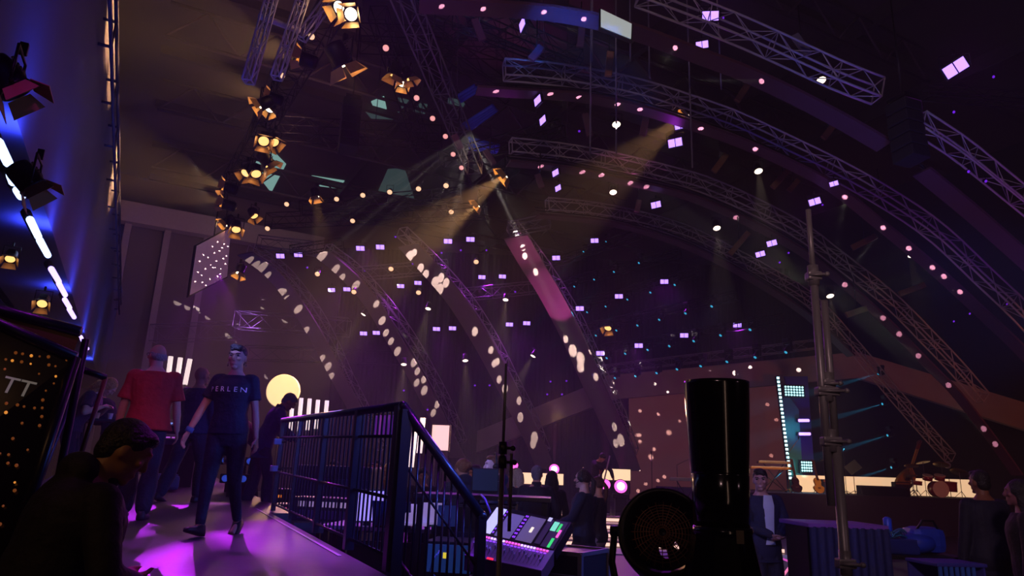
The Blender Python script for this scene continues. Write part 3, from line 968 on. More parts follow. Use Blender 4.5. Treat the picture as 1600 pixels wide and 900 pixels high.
def proto(kind):
    """a luminaire whose beam runs along -Z before it is aimed; the root is its pivot"""
    r_ = thing(kind, 'lamp', 'lamp', (0, 0, -50))
    fix, head = [], []
    if kind == 'fresnel_spotlight':
        s = .14
        head.append(MB().lathe([(.001, .30), (.06, .30), (.13, .28), (s, .22), (s, 0), (s + .012, 0), (s + .012, -.03), (s - .02, -.03), (s - .02, .0)], n=20, cap=False).build('housing', M_lamph, r_))
        b = MB()
        for i in range(5): b.box((0, s + .005, .08 + i * .035), (.16, .02, .012))
        head.append(b.build('cooling_fins', M_lamph, r_))
        head.append(MB().lathe([(.001, -.024), (.06, -.036), (.118, -.02)], n=20).build('lens', M_warm, r_))
        for i, (w, L) in enumerate(((.24, .17), (.20, .15), (.24, .17), (.20, .15))):
            M = Matrix.Rotation(i * PI / 2, 3, 'Z')
            b = MB(); t = R(28)
            y0, z0 = .135, -.035
            y1, z1 = y0 + L * math.sin(t), z0 - L * math.cos(t)
            b.prism([M @ V(p) for p in ((-w / 2, y0, z0), (w / 2, y0, z0), (w * .72, y1, z1), (-w * .72, y1, z1))], M @ V((0, .006, .003)))
            head.append(b.build('barn_door', M_door, r_))
        fix.append(MB().tube([(-.19, 0, 0), (-.19, 0, .34), (.19, 0, .34), (.19, 0, 0)], .014, 6).tube([(-.20, 0, 0), (-.13, 0, 0)], .02, 8).tube([(.20, 0, 0), (.13, 0, 0)], .02, 8).build('yoke', M_steel, r_))
        fix.append(MB().box((0, 0, .40), (.05, .07, .12), bev=.01).build('clamp', M_steel, r_))
    elif kind == 'hanging_par_can':
        head.append(MB().lathe([(.001, .26), (.03, .26), (.07, .24), (.085, .15), (.105, .03), (.11, -.02), (.098, -.02), (.098, .01)], n=18, cap=False).build('housing', M_lamph, r_))
        head.append(MB().lathe([(.001, -.03), (.06, -.025), (.098, -.01)], n=18).build('lens', M_bulb, r_))
        fix.append(MB().tube([(-.13, 0, .05), (-.13, 0, .28), (.13, 0, .28), (.13, 0, .05)], .010, 6).build('yoke', M_steel, r_))
    elif kind == 'hanging_led_panel':
        head.append(MB().box((0, 0, .05), (.50, .32, .10), bev=.02).build('housing', M_lamph, r_))
        for x in (-.115, .115):
            head.append(MB().box((x, 0, -.006), (.205, .25, .014), bev=.005).build('led_cell', M_purp, r_))
        fix.append(MB().tube([(-.28, 0, .04), (-.28, 0, .30), (.28, 0, .30), (.28, 0, .04)], .014, 6).box((0, 0, .36), (.05, .06, .12)).build('yoke', M_steel, r_))
    elif kind == 'moving_head_spot':
        head.append(MB().lathe([(.04, .17), (.09, .14), (.10, .02), (.085, -.12), (.075, -.15), (.06, -.15)], n=16).build('head', M_lamph, r_))
        head.append(MB().lathe([(.001, -.158), (.04, -.155), (.062, -.145)], n=16).build('lens', M_cy, r_))
        fix.append(MB().box((-.125, 0, .06), (.04, .10, .26), bev=.015).box((.125, 0, .06), (.04, .10, .26), bev=.015).box((0, 0, .19), (.28, .11, .05), bev=.015).build('yoke', M_lamph, r_))
        fix.append(MB().box((0, 0, .28), (.24, .20, .12), bev=.02).build('base', M_lamph, r_))
    elif kind == 'small_led_spot':
        head.append(MB().lathe([(.001, .12), (.03, .12), (.06, .10), (.065, -.02), (.055, -.02), (.055, 0)], n=14, cap=False).build('housing', M_lamph, r_))
        head.append(MB().lathe([(.001, -.026), (.04, -.024), (.055, -.012)], n=14).build('lens', M_purpdot, r_))
        fix.append(MB().tube([(0, 0, .06), (0, 0, .24)], .012, 6).build('bracket', M_steel, r_))
    for o in head[1:]: o.parent = head[0]
    snapshot(r_)
    HEADS[kind] = (r_, {head[0].name})
    return r_
protos = {}
for k_ in ('fresnel_spotlight', 'hanging_par_can', 'hanging_led_panel', 'moving_head_spot', 'small_led_spot'):
    protos[k_] = proto(k_)
used_first = set()
def fixture(kind, loc, aim, label, group=None, scale=1., lens=None, roll=0., cat='stage lamp'):
    pr, heads = HEADS[kind]
    first = kind not in used_first
    used_first.add(kind)
    r_ = pr if first else pr.copy()
    if not first:
        COL.objects.link(r_)
    r_.location = loc
    r_.scale = (scale,) * 3
    d = V(aim)
    az = math.atan2(d.y, d.x) - PI / 2
    r_.rotation_euler = (0, 0, az)
    hd = V((0, math.hypot(d.x, d.y), d.z)).normalized()
    qn = V((0, 0, -1)).rotation_difference(hd)
    if roll:
        qn = Quaternion(hd, roll) @ qn
    for ch in CH[pr.name]:
        c = ch if first else ch.copy()
        if not first:
            COL.objects.link(c); c.parent = r_
        if ch.name in heads:
            c.rotation_mode = 'QUATERNION'
            c.rotation_quaternion = qn
        for g in CH.get(ch.name, []):
            e = g if first else g.copy()
            if not first:
                COL.objects.link(e); e.parent = c
            if lens and g.name.split('.')[0] in ('lens', 'led_cell'):
                e.material_slots[0].link = 'OBJECT'
                e.material_slots[0].material = lens
    if 'group' in r_.keys(): del r_['group']
    tag(r_, label, cat, group)
    return r_

BEAMS = []
BP = 9.0
def beam(loc, aim, power, col, cone, blend=.25, off=.05, size=.04):
    d = V(aim).normalized()
    BEAMS.append(lamp('SPOT', V(loc) + d * off, V(loc) + d * 5, power * BP, col, cone, blend, size, 'beam_lamp'))

WARM = (1.0, .50, .19)
ZL = 10.3
AIML = LX * -.75 + AX * .22 + V((0, 0, .17))
# --- barn door fresnels: px, py, aim, scale, lit, power, label
FR = [
    ((532, 12), (-.35, -.5, -.7), 1.15, M_warm, 0, 'warm barn door lamp cropped by the top edge, left of a pair'),
    ((549, 22), (-.1, -.7, -.7), 1.0, M_warm, 0, 'warm barn door lamp near the top edge, right of a pair'),
    ((473, 92), AIML, 1.1, M_white, 420, 'brightest barn door lamp glaring white on the left rig truss'),
    ((535, 100), (.45, .5, -.75), 1.55, M_warm, 40, 'big amber barn door lamp turned away, beside the dark line array'),
    ((424, 153), AIML, 1.0, M_warm, 260, 'barn door lamp at the top of the bright trio on the left truss'),
    ((407, 164), (-.8, -.2, -.6), 1.0, M_warm, 0, 'barn door lamp at the left of the bright trio on the left truss'),
    ((421, 170), (-.2, -.3, -.9), .9, M_warm, 0, 'barn door lamp at the bottom of the bright trio on the left truss'),
    ((412, 220), (.3, -.6, -.7), 1.1, M_warmdim, 0, 'amber barn door lamp above the upper skylight, left one'),
    ((428, 222), (.5, -.3, -.7), 1.1, M_warmdim, 0, 'amber barn door lamp above the upper skylight, right one'),
    ((420, 256), (.6, .3, -.7), 1.25, M_warmdim, 0, 'amber barn door lamp silhouetted before the teal skylight'),
    ((384, 270), (-.2, -.5, -.8), 1.15, M_warmdim, 0, 'amber barn door lamp below left of the teal skylight, left one'),
    ((400, 271), (.4, -.4, -.8), 1.15, M_warmdim, 0, 'amber barn door lamp below left of the teal skylight, right one'),
    ((354, 293), AIML, 1.25, M_white, 340, 'glaring barn door lamp at the left end of the truss, upper'),
    ((351, 319), AIML, 1.2, M_warm, 200, 'glaring barn door lamp at the left end of the truss, lower'),
    ((352, 348), (-.6, -.3, -.7), 1.25, M_warm, 0, 'barn door lamp just above the hanging square screen, left one'),
    ((369, 358), (.3, -.5, -.8), 1.25, M_warmdim, 0, 'barn door lamp just above the hanging square screen, right one'),
    ((397, 337), (.5, -.2, -.8), 1.1, M_warmdim, 0, 'amber barn door lamp right of the lamps above the hanging screen'),
    ((374, 426), (-.15, -.2, -.95), 1.1, M_warm, 160, 'barn door lamp right of the hanging screen shining down'),
    ((493, 307), (.25, .0, -.95), 1.0, M_white, 160, 'barn door lamp under the skylights shining down'),
    ((616, 117), (-.2, .2, -.9), .9, M_warmdim, 0, 'amber barn door lamp at the left of the trio by the magenta truss'),
    ((629, 130), (.1, -.3, -.9), .8, M_warm, 0, 'barn door lamp at the bottom of the trio by the magenta truss'),
    ((640, 122), (.4, .2, -.9), .8, M_warmdim, 0, 'barn door lamp at the right of the trio by the magenta truss'),
    ((791, 272), (-.70, .10, -.55), 1.35, M_white, 1500, 'large bright barn door lamp in the middle throwing a golden beam'),
    ((748, 319), (-.70, .10, -.58), 1.1, M_warm, 900, 'smaller barn door lamp throwing a golden beam beside the large one'),
    ((1074, 177), (-.70, .15, -.60), .8, M_white, 700, 'barn door lamp on the second arch throwing a beam down left'),
    ((950, 512), (-.3, -.5, -.8), 1.2, M_warmdim, 0, 'amber barn door lamp among the dark trusses over the stage'),
    ((16, 404), (.3, -.5, -.7), .5, M_warmdim, 0, 'small amber barn door lamp at the left edge under the battens'),
    ((66, 474), (.3, -.6, -.6), .5, M_warmdim, 0, 'small amber barn door lamp above the dotted screen frame'),
]
for (px, py), aim, sc, ln, pw, lab in FR:
    nfr = [e[0] for e in FR].index((px, py)); p = PZ(px, py, ZL - .62 * (nfr % 2)) if px < 680 and px > 100 and py < 380 else PY(px, py, 19 if px == 791 else 21 if px == 748 else 15.2 if px == 1074 else 28 if px == 950 else 24 if px > 100 else 9)
    fixture('fresnel_spotlight', p, aim, lab, None, sc, ln)
    d = V(aim).normalized()
    if pw:
        beam(p, d, pw * (1.5 if aim is AIML else 1), WARM, 48 if aim is AIML else 34, .5, .06)
    else:
        pass
    if ln is not M_lamph: lamp('SPOT', p + d * .065 * sc, p + d * 5, (12 if ln is M_white else 8 if ln is M_warm else 2.5) * sc * sc, WARM, 165, .25, .05, 'door_spill')
# --- round lamps
def bulbs(lst, zf, grouplab, group, lens, sc=1., aim=(0, -.75, -.65), names=None):
    for i, (px, py) in enumerate(lst):
        fixture('hanging_par_can', zf(px, py), aim, grouplab % (names or ORD)[i], group, sc, lens)
bulbs([(603, 75), (627, 112), (651, 153), (676, 185), (696, 213), (708, 241), (721, 262)], lambda x, y: PZ(x, y, 10.9), 'small glowing round lamp along the magenta truss, %s from the top', 'round lamps along the magenta truss', M_bulbp, .75)
bulbs([(697, 290), (654, 295), (609, 300), (567, 305), (526, 311)], lambda x, y: PZ(x, y, 10.3), 'small glowing round lamp in the row below the skylights, %s from right', 'round lamps below the skylights', M_bulb, .85)
bulbs([(448, 319), (418, 357), (705, 331), (551, 345), (496, 428), (744, 409), (611, 420), (553, 456), (654, 457)], lambda x, y: PY(x, y, 25), 'single small glowing round lamp %s', None, M_bulb, .95, names=['right of the lamps over the hanging screen', 'above the leftmost arch top', 'just right of the row below the skylights', 'under the row below the skylights', 'at the top of the second arch band', 'left of the pink arch near the golden beam', 'left of the top of the middle arch', 'beside the band of the second arch', 'just right of a violet pair by the middle arch'])
bulbs([(487, 57), (441, 118), (409, 246)], lambda x, y: PZ(x, y, 10.5), 'small oval glowing lamp on the left rig truss, %s from the top', None, M_bulb, .7)
SPT = [(669, 482), (790, 468), (568, 491), (631, 569), (727, 563), (833, 556)]
for i, (px, py) in enumerate(SPT):
    p = PY(px, py, 30)
    aim = (.05 * (i - 2), -.35, -.93) if i not in (2, 5) else (-.45, -.2, -.87)
    fixture('hanging_par_can', p, aim, 'warm round downlight with a faint beam among the central arches, %s of six' % ORD[i], None, 1.25, M_white)
    beam(p, aim, 260, (1, .66, .42), 24, .4)
RD = [(963, 194, 15), (958, 300, 19), (1185, 267, 16), (1120, 356, 19), (1283, 125, 12.5), (1425, 398, 16), (1297, 462, 20)]
for i, (px, py, Y) in enumerate(RD):
    p = PY(px, py, Y); aim = (.02, -.42, -.9)
    fixture('hanging_par_can', p, aim, 'warm white downlight between the arches of the right side, %s from the left' % ORD[sorted(x[0] for x in RD).index(px)], None, 1.0 + .02 * Y - .3, M_white)
    if px > 1000 and px != 1283:
        beam(p, (0, -.1, -1), 90, (1, .75, .55), 26, .4)
# --- violet panels
PP = [(438, 400), (466, 398), (563, 388), (594, 386), (700, 377), (735, 374), (753, 433), (785, 432), (626, 447), (653, 442), (518, 453), (542, 452), (568, 521), (588, 520), (682, 514), (707, 513), (796, 507), (823, 505)]
where = ['above the leftmost arch', 'above the second arch from left', 'under the golden beam', 'between the two central arches', 'left of the central arch', 'left of the second arch',
         'low behind the second arch', 'low left of the central arch', 'low right of the central arch']
PUR = (.50, .03, .85)
for i, (px, py) in enumerate(PP):
    Y = 28 if py < 420 else 31
    p = PY(px, py, Y)
    fixture('hanging_led_panel', p, (0, -.80, -.6), 'violet lit rectangular panel lamp %s, %s of the pair' % (where[i // 2], 'left' if i % 2 == 0 else 'right'), 'violet panel lamps of the centre', .78 if Y < 30 else .72, M_purpw)
    if i % 2 == 0:
        beam(p + V((.3, 0, 0)), (0, -.55, -.8), 55, PUR, 95, .8, .15, .15)
P2 = [((869, 403), 'upper left'), ((929, 376), 'topmost'), ((906, 482), 'left end of the middle row'), ((967, 463), 'middle of the middle row'), ((1038, 440), 'right end of the middle row'),
      ((938, 552), 'left end of the lower row'), ((998, 540), 'second of the lower row'), ((1069, 524), 'third of the lower row'), ((1152, 508), 'right end of the lower row')]
for i, ((px, py), w) in enumerate(P2):
    p = PY(px, py, 27.5)
    fixture('hanging_led_panel', p, (-.15, -.80, -.55), 'violet panel lamp among the stage trusses, %s' % w, 'violet panel lamps over the stage', .72, M_purpw)
    if i % 2 == 0:
        beam(p, (-.2, -.6, -.75), 36, PUR, 95, .8, .15, .15)
P3 = [(1110, 25, 11.5, .85, (-.1, -.9, -.35)), (1097, 70, 12, .65, (-.3, -.8, -.5)), (816, 38, 12.5, .9, (-.95, -.25, -.2)), (840, 157, 14, .8, (-.9, -.4, -.2)), (848, 188, 14.5, .75, (-.9, -.4, -.2)), (868, 270, 17.5, .75, (-.85, -.5, -.2)), (872, 294, 18, .7, (-.85, -.5, -.2)),
      (1063, 196, 15, .75, (-.5, -.8, -.4)), (1055, 223, 15.5, .95, (-.5, -.8, -.3)), (1025, 320, 19, .85, (-.6, -.7, -.3)), (1273, 315, 16, .75, (-.35, -.85, -.4)), (1206, 380, 19, .75, (-.3, -.85, -.4)), (1188, 397, 19, .7, (-.3, -.85, -.4)), (1303, 287, 14.5, .5, (-.3, -.85, -.4)), (1493, 106, 12, 1.15, (-.25, -.8, -.5))]
W3 = ['in the outermost arch truss near the top edge', 'just under the outermost arch truss', 'left of the small white screen, seen edge on', 'upper one under the second arch at its left end', 'lower one under the second arch at its left end', 'upper one under the third arch at its left end',
      'lower one under the third arch at its left end', 'hung right below the bright lamp on the second arch', 'largest below the second arch, two cells facing front', 'above the innermost arch beside a pink strip', 'next to the tip of the tall lamp stand', 'upper one right of the innermost arch', 'lower one right of the innermost arch', 'small one against the second arch band', 'alone in the dark at the upper right corner']
for i, (px, py, Y, sc, aim) in enumerate(P3):
    p = PY(px, py, Y)
    fixture('hanging_led_panel', p, aim, 'violet lit two cell panel lamp ' + W3[i], None, sc * .82, M_purpw, roll=(R(30) if px == 1493 else R(12) if px > 1150 else 0))
    if i in (0, 4, 8, 10, 14):
        beam(p, aim, 7, PUR, 100, .8, .15, .12)
# --- moving heads with cyan beams
MH = [[(914, 391), (949, 375)], [(873, 456), (900, 445), (931, 434), (962, 422), (1001, 408)], [(920, 485), (949, 476), (983, 465), (1019, 454), (1057, 442)],
      [(907, 528), (934, 521), (966, 513), (999, 505), (1033, 496), (1074, 486), (1115, 475)], [(924, 561), (951, 556), (980, 549), (1015, 543), (1049, 537), (1087, 529), (1129, 520), (1175, 511)],
      [(964, 587), (996, 584), (1029, 579), (1061, 573), (1098, 568), (1139, 561), (1183, 554), (1231, 546)]]
for ri, row in enumerate(MH):
    for i, (px, py) in enumerate(row):
        p = PY(px, py, 29.5 - .6 * i)
        aim = V((-.62, -.35, -.72))
        fixture('moving_head_spot', p, aim, 'small moving head with cyan lens over the stage, %s from left, %s row down' % (ORD[i], ORD[ri]), 'moving heads over the stage', .8 + .12 * (i / 7) + .05 * ri, M_cy)
        if (i + ri) % 2 == 0 or i > 4:
            beam(p, aim, 420, (.06, .55, .95), 5, .2, .15, .02)
for i, (px, py) in enumerate([(1377, 583), (1383, 630), (1391, 679), (1397, 729)]):
    p = PY(px, py, 27); aim = V((-.93, -.2, -.28))
    fixture('moving_head_spot', p, aim, 'moving head on the stage right throwing a cyan beam leftwards, %s from the top' % ORD[i], 'moving heads in a column at stage right', .9, M_cy)
    beam(p, aim, 1500, (.03, .50, .95), 6, .1, .18, .02)
# --- pink glowing heads standing on the stage, left of the video wall
for i, (px, py, Y, rad, w) in enumerate(((866, 733, 28.6, .21, 'behind the two guests'), (946, 757, 23, .17, 'beside the mop handle'), (970, 760, 23, .22, 'near the edge of the brown video wall'), (803, 727, 29.5, .18, 'behind the fair haired guest'))):
    p = PY(px, py, Y)
    root = thing('glowing_stage_lamp', 'round lamp glowing pink on the stage ' + w, 'stage lamp', p)
    Mx_ = Matrix.Rotation(R(76), 3, 'X')
    hd_ = MB().lathe([(.05, -.34), (rad * .8, -.30), (rad, -.06), (rad * 1.04, 0), (rad * .94, .0)], (0, 0, 0), Mx_, 22, cap=False).build('head', M_lamph, root)
    MB().lathe([(rad * .58, .02), (rad * .94, -.005)], (0, 0, 0), Mx_, 22, cap=False).build('pink_ring', M_pinkl, hd_)
    MB().lathe([(.001, .04), (rad * .58, .02)], (0, 0, 0), Mx_, 22, cap=False).build('lens_core', M_pinkc if i in (0, 2) else M_pinkl, hd_)
    MB().box((-rad - .06, .1, -.05), (.06, .16, rad * 1.6), bev=.02).box((rad + .06, .1, -.05), (.06, .16, rad * 1.6), bev=.02).build('yoke', M_lamph, root)
    b0 = .55 - p.z
    MB().box((0, .1, -rad - .08), (rad * 2.4, .36, .14), bev=.03).box((0, .1, (b0 - rad - .14) / 2), (rad * 1.6, .3, max(.03, -b0 - rad - .14)), bev=.02).build('base', M_lamph, root)
    beam(p + V((0, -.08, .05)), V((-.05, -.35, .93)), 170, (1, .10, .60), 18, .5, .25)
# --- little violet spots
LV = [(570, 423), (645, 412), (720, 391), (760, 391), (430, 420), (480, 418), (618, 370), (840, 445), (825, 372), (690, 395), (805, 456), (742, 602), (765, 602), (860, 596), (885, 595), (855, 616), (878, 616), (631, 610), (668, 640), (860, 152), (905, 205), (1130, 28), (1552, 120), (1490, 175), (1513, 268), (1540, 283), (1515, 490), (1490, 502), (1573, 475), (1232, 395), (1218, 410), (1285, 320)]
for i, (px, py) in enumerate(LV):
    Y = 29 if px < 900 and py > 300 else 15 if px < 1150 else 13 if py < 300 else 18
    region = ('among the central arches' if px < 900 and py < 470 else 'low over the stage back' if px < 900 and py > 590 and px > 600 else 'among the right side arches' if px > 1150 else 'under the second arch')
    fixture('small_led_spot', PY(px, py, Y), (.05, -.85, -.5), 'tiny violet led spot glowing ' + region, 'tiny violet spots ' + region, .75 if Y > 20 else .5 if Y > 14 else .55, M_purpdot)
# --- blue-white battens along the soffit edge
M_bat = mat('lit blue batten', 'c0d8ff', .3, em='a8c4ff', es=3.0)
M_bat2 = mat('lit violet batten', 'd0b0ff', .3, em='b49cff', es=2.6)
BT = [((-3, 222), (13, 255)), ((17, 274), (21, 285)), ((27, 297), (33, 307)), ((47, 343), (60, 370)), ((62, 375), (75, 399)), ((80, 420), (92, 440)), ((92, 443), (102, 461)), ((101, 468), (109, 481)), ((108, 483), (116, 496)), ((126, 526), (131, 536)), ((131, 536), (137, 545))]
for i, (a, c) in enumerate(BT):
    A_, B_ = PV(a[0], a[1], VB + .14), PV(c[0], c[1], VB + .14)
    root = thing('led_batten', 'glowing blue batten lamp along the soffit edge, %s from the top' % ORD[i], 'batten lamp', (0, 0, 0), 0, 'batten lamps along the soffit')
    A2, B2 = A_, B_
    MB().tube([A2, B2], .045, 10).build('lit_tube', M_bat if i < 5 else M_bat2, root)
    MB().tube([A2 + V((0, 0, .08)) - LX * .06, B2 + V((0, 0, .08)) - LX * .06], .06, 8).build('housing', M_lamph, root)
# two dark profile lamps hung in front of the soffit
for i, (px, py, sc, w) in enumerate(((22, 138, .75, 'upper'), (52, 292, .75, 'lower'))):
    p = PV(px, py, VB + .6)
    fixture('fresnel_spotlight', p, (.6, .3, -.7), 'unlit black lamp in silhouette against the blue soffit, %s one' % w, None, sc, M_lamph)
# ------------------------------------------------------------------ the stage
def slab(b, pts, d):
    return b.prism(pts, d)
zs = .55
M_stage = mat('dark gloss stage floor', '2a2228', .12, noise=2)
M_step = mat('lit step front', 'ffd8d0', .4, em='ffc8b4', es=1.15, sample=True)
M_tread = mat('pale step tread', '8a7e90', .25, noise=4)
# left stage deck and its lit steps
xa, xb = PY(700, 800, 21).x, PY(1150, 800, 21).x
b = MB(); b.box(((xa + xb) / 2, 26, zs / 2), (xb - xa, 11, zs)); b.build('floor_stage', M_stage, kind='structure')
st = thing('stage_steps', 'wide stage steps with glowing pinkish fronts below the mopping man', 'steps', (0, 0, 0))
y0 = 20.5
xs0, xs1 = PY(828, 800, 20.5).x, xb
for i in range(4):
    z1 = zs - i * .1375; yy = y0 - i * .85
    MB().box(((xs0 + xs1) / 2, yy - .425 + .85 - .425, z1 - .02 - .0), (xs1 - xs0, .86, .04)).build('tread', M_tread, st)
    MB().box(((xs0 + xs1) / 2, yy - .43, z1 - .085), (xs1 - xs0, .03, .075)).build('lit_riser', M_step, st)
    MB().box(((xs0 + xs1) / 2, yy - .02, (z1 - .04) / 2), (xs1 - xs0 - .05, .80, max(.02, z1 - .05))).build('step_body', M_case, st)
b = MB(); b.box(((xs0 + xs1) / 2, 16.4, .012), (xs1 - xs0, 1.1, .024)); b.build('stage_apron', mat('blue grey apron', '6a78b0', .35), label='pale blue strip of floor at the foot of the lit steps', cat='floor strip')
# pinkish lit floor edge in front of the steps
# cream lit panels
M_cream = mat('lit cream panel', 'ffe2b8', .5, em='ffd9a4', es=1.0, sample=True)
def panel(label, x0, x1, y0_, y1_, Y, name='light_box', m=None, depth=.25):
    a, c = PY(x0, y0_, Y), PY(x1, y1_, Y)
    root = thing(name, label, 'light panel')
    zz0, zz1 = min(a.z, c.z), max(a.z, c.z)
    MB().box(((a.x + c.x) / 2, Y, (zz0 + zz1) / 2), (abs(c.x - a.x), .04, zz1 - zz0)).build('diffuser', m or M_cream, root)
    MB().box(((a.x + c.x) / 2, Y + depth / 2 + .03, (zz0 + zz1) / 2), (abs(c.x - a.x) + .06, depth, zz1 - zz0 + .06)).build('casing', M_case, root)
    zf = zs if zz0 > zs else 0
    for s in (.15, .85):
        x = a.x + (c.x - a.x) * s
        if zz0 - zf > .08:
            MB().box((x, Y + depth / 2, (zf + zz0) / 2), (.08, .08, zz0 - zf)).build('foot', M_case, root)
    return root
panel('long glowing cream panel behind the guests in dark suits', 806, 880, 738, 758, 28)
panel('glowing cream panel behind the mopping man', 936, 985, 732, 751, 28)
panel('slanting bright white pink panel beside the stair rail', 676, 700, 664, 704, 19, m=mat('lit rose panel', 'ffe0dc', .5, em='ffc8c0', es=.95))
# brown video wall
vw = thing('video_wall', 'tall dim brown video wall with small white dots behind the black column', 'video wall')
YV = 34.2
A0, A1 = PY(984, 612, YV), PY(984, 778, YV)
B0, B1 = PY(1213, 588, YV), PY(1230, 770, YV)
vb = MB().prism([V((A1.x, YV, 0.6)), V((B1.x, YV, 0.6)), V((B1.x, YV, B0.z + .1)), V((A1.x, YV, A0.z + .05))], (0, .06, 0))
VW = vb.build('led_face', mat('dim brown led face', '5a3434', .6, em='3a1c1c', es=.85, noise=1.5), vw)
MB().prism([V((A1.x, YV + .08, 0)), V((B1.x, YV + .08, 0)), V((B1.x, YV + .08, B0.z)), V((A1.x, YV + .08, A0.z))], (0, .25, 0)).build('frame', M_steel, vw)
# cyan lit scenery column right of it
cc = thing('led_strip', 'leaning dotted strip of white cyan leds at the edge of the video wall', 'led strip')
a, c = PY(1214, 588, 29), PY(1234, 750, 29)
MB().tube([a, c], .09, 6).build('housing', M_case, cc)
b = MB()
for i in range(26):
    p = a.lerp(c, (i + .5) / 26); b.box(p + V((0, -.09, 0)), (.10, .03, .09))
b.build('led_dots', mat('cyan white led', 'd0ffff', .3, em='b8f4ff', es=2.5), cc)
root = thing('scenery_flat', 'teal lit scenery panel with two hot spots beside the led strip', 'scenery')
q = [PY(1222, 605, 29.6), PY(1248, 640, 29.6), PY(1256, 768, 29.6), PY(1232, 768, 29.6)]
TEAL = MB().prism(q, (0, .1, 0)).build('face', mat('teal lit panel', '2f8a92', .5), root)  # cyan glow of the column is put into the panel's base colour
root = thing('scenery_flat', 'deep blue scenery panel carrying the lamp grids right of the teal one', 'scenery')
q = [PY(1225, 588, 30), PY(1262, 588, 30), PY(1275, 768, 30), PY(1252, 768, 30), PY(1247, 650, 30)]
BLUEP = MB().prism(q, (0, .1, 0)).build('face', mat('blue painted panel', '26349c', .5), root)
def grid(label, x0, x1, y0_, y1_, nx, ny, Y):
    root = thing('blinder_lamp', label, 'blinder lamp')
    a, c = PY(x0, y0_, Y), PY(x1, y1_, Y)
    MB().box(((a.x + c.x) / 2, Y + .08, (a.z + c.z) / 2), (abs(c.x - a.x) + .1, .12, abs(c.z - a.z) + .1), bev=.02).build('housing', M_case, root)
    w = (c.x - a.x) / nx; h = (a.z - c.z) / ny
    for i in range(nx):
        for j in range(ny):
            MB().ball((a.x + w * (i + .5), Y, a.z - h * (j + .5)), (w * .36, .05, h * .36), seg=8, rings=5).build('lamp_cell', mat('cyan cell', 'c0ffff', .3, em='a8f0f4', es=2.0), root)
grid('grid of round white cyan cells at the top of the blue scenery', 1225, 1257, 602, 620, 7, 4, 29.2)
grid('grid of round white cyan cells at the foot of the blue scenery', 1251, 1270, 720, 738, 5, 4, 29.2)
M_vbar = mat('lit violet bar', 'd8c0ff', .3, em='b48cff', es=2.6)
for i, (x0, x1, y) in enumerate(((1248, 1264, 657), (1249, 1266, 678))):
    root = thing('led_bar', 'short glowing violet bar across the blue scenery, %s one' % ('upper', 'lower')[i], 'led bar')
    a, c = PY(x0, y, 29.3), PY(x1, y, 29.3)
    MB().tube([a, c], .06, 8).build('lit_tube', M_vbar, root)
    MB().box((a + c) / 2 + V((0, .1, 0)), ((c - a).length + .1, .08, .16)).build('housing', M_case, root)

# right stage platform with dark front
zr = 1.28
ra, rb = PY(1175, 775, 23.5), PY(1640, 775, 26.5)
ra.z = rb.z = zr
dd = (rb - ra).normalized(); nn = V((-dd.y, dd.x, 0))
b = MB(); b.prism([V((ra.x, ra.y, zr)), V((rb.x, rb.y, zr)), V((rb.x, rb.y, zr)) + nn * 7, V((ra.x, ra.y, zr)) + nn * 7], (0, 0, -zr))
b.build('floor_bandstand', mat('band riser laminate', '161422', .6), kind='structure')
def RS(px, dep):
    """point on the band platform: photo column px, dep metres behind its front edge"""
    d = ray(px, 700); d = V((d.x, d.y, 0))
    n = nn
    t = ((ra + nn * dep - EYE).dot(n)) / d.dot(n)
    p = EYE + d * t
    return V((p.x, p.y, zr))
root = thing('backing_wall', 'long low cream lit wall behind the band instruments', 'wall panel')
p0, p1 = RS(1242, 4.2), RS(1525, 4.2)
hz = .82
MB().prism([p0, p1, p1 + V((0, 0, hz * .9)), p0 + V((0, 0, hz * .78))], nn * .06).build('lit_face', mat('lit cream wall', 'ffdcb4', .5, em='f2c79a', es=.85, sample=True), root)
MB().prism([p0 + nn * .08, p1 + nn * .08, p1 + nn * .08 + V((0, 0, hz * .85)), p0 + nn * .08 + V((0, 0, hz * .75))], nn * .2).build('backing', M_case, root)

M_gold = mat('brass', 'a8823a', .3, .9)
M_wood = mat('honey wood', 'b07a30', .3, noise=4, var=.3)
M_dwood = mat('dark wood', '3a2014', .35, noise=4, var=.3)
def guitar(label, p, col, h=1.05, tilt=.12):
    root = thing('guitar', label, 'guitar', p, HROT * .2)
    def mp(q): return V((q.x + q.z * tilt * -.3, q.y + q.z * .25, q.z))
    M_ = mat('guitar ' + col, col, .25, coat=.5)
    outline = []
    for j in range(28):
        a = 2 * PI * j / 28
        y = .27 * math.sin(a); w = .155 - .055 * math.exp(-((y - .03) / .075) ** 2) + (.055 if y < 0 else .0)
        outline.append(V((w * math.cos(a), 0, .28 + y)))
    MB().prism(outline, (0, .09, 0)).map(mp).build('body', M_, root)
    MB().box((0, -.01, .72), (.075, .04, .52)).map(mp).build('neck', M_dwood, root)
    MB().prism([(-.045, -.01, .96), (.045, -.01, .96), (.06, -.01, 1.14), (-.05, -.01, 1.18)], (0, .03, 0)).map(mp).build('headstock', M_dwood, root)
    MB().box((0, -.015, .2), (.1, .02, .03)).map(mp).build('bridge', M_dwood, root)
    MB().tube([(-.2, .12, 0), (0, .15, .3), (.2, .12, 0)], .012, 6).tube([(0, .28, 0), (0, .15, .3)], .012, 6).build('stand', M_steel, root)
guitar('dark electric guitar on a stand at the left end of the band stage', RS(1243, 1.2), '2a1410')
guitar('honey coloured acoustic guitar on a stand before the cream wall', RS(1277, 1.2), 'b0782c')
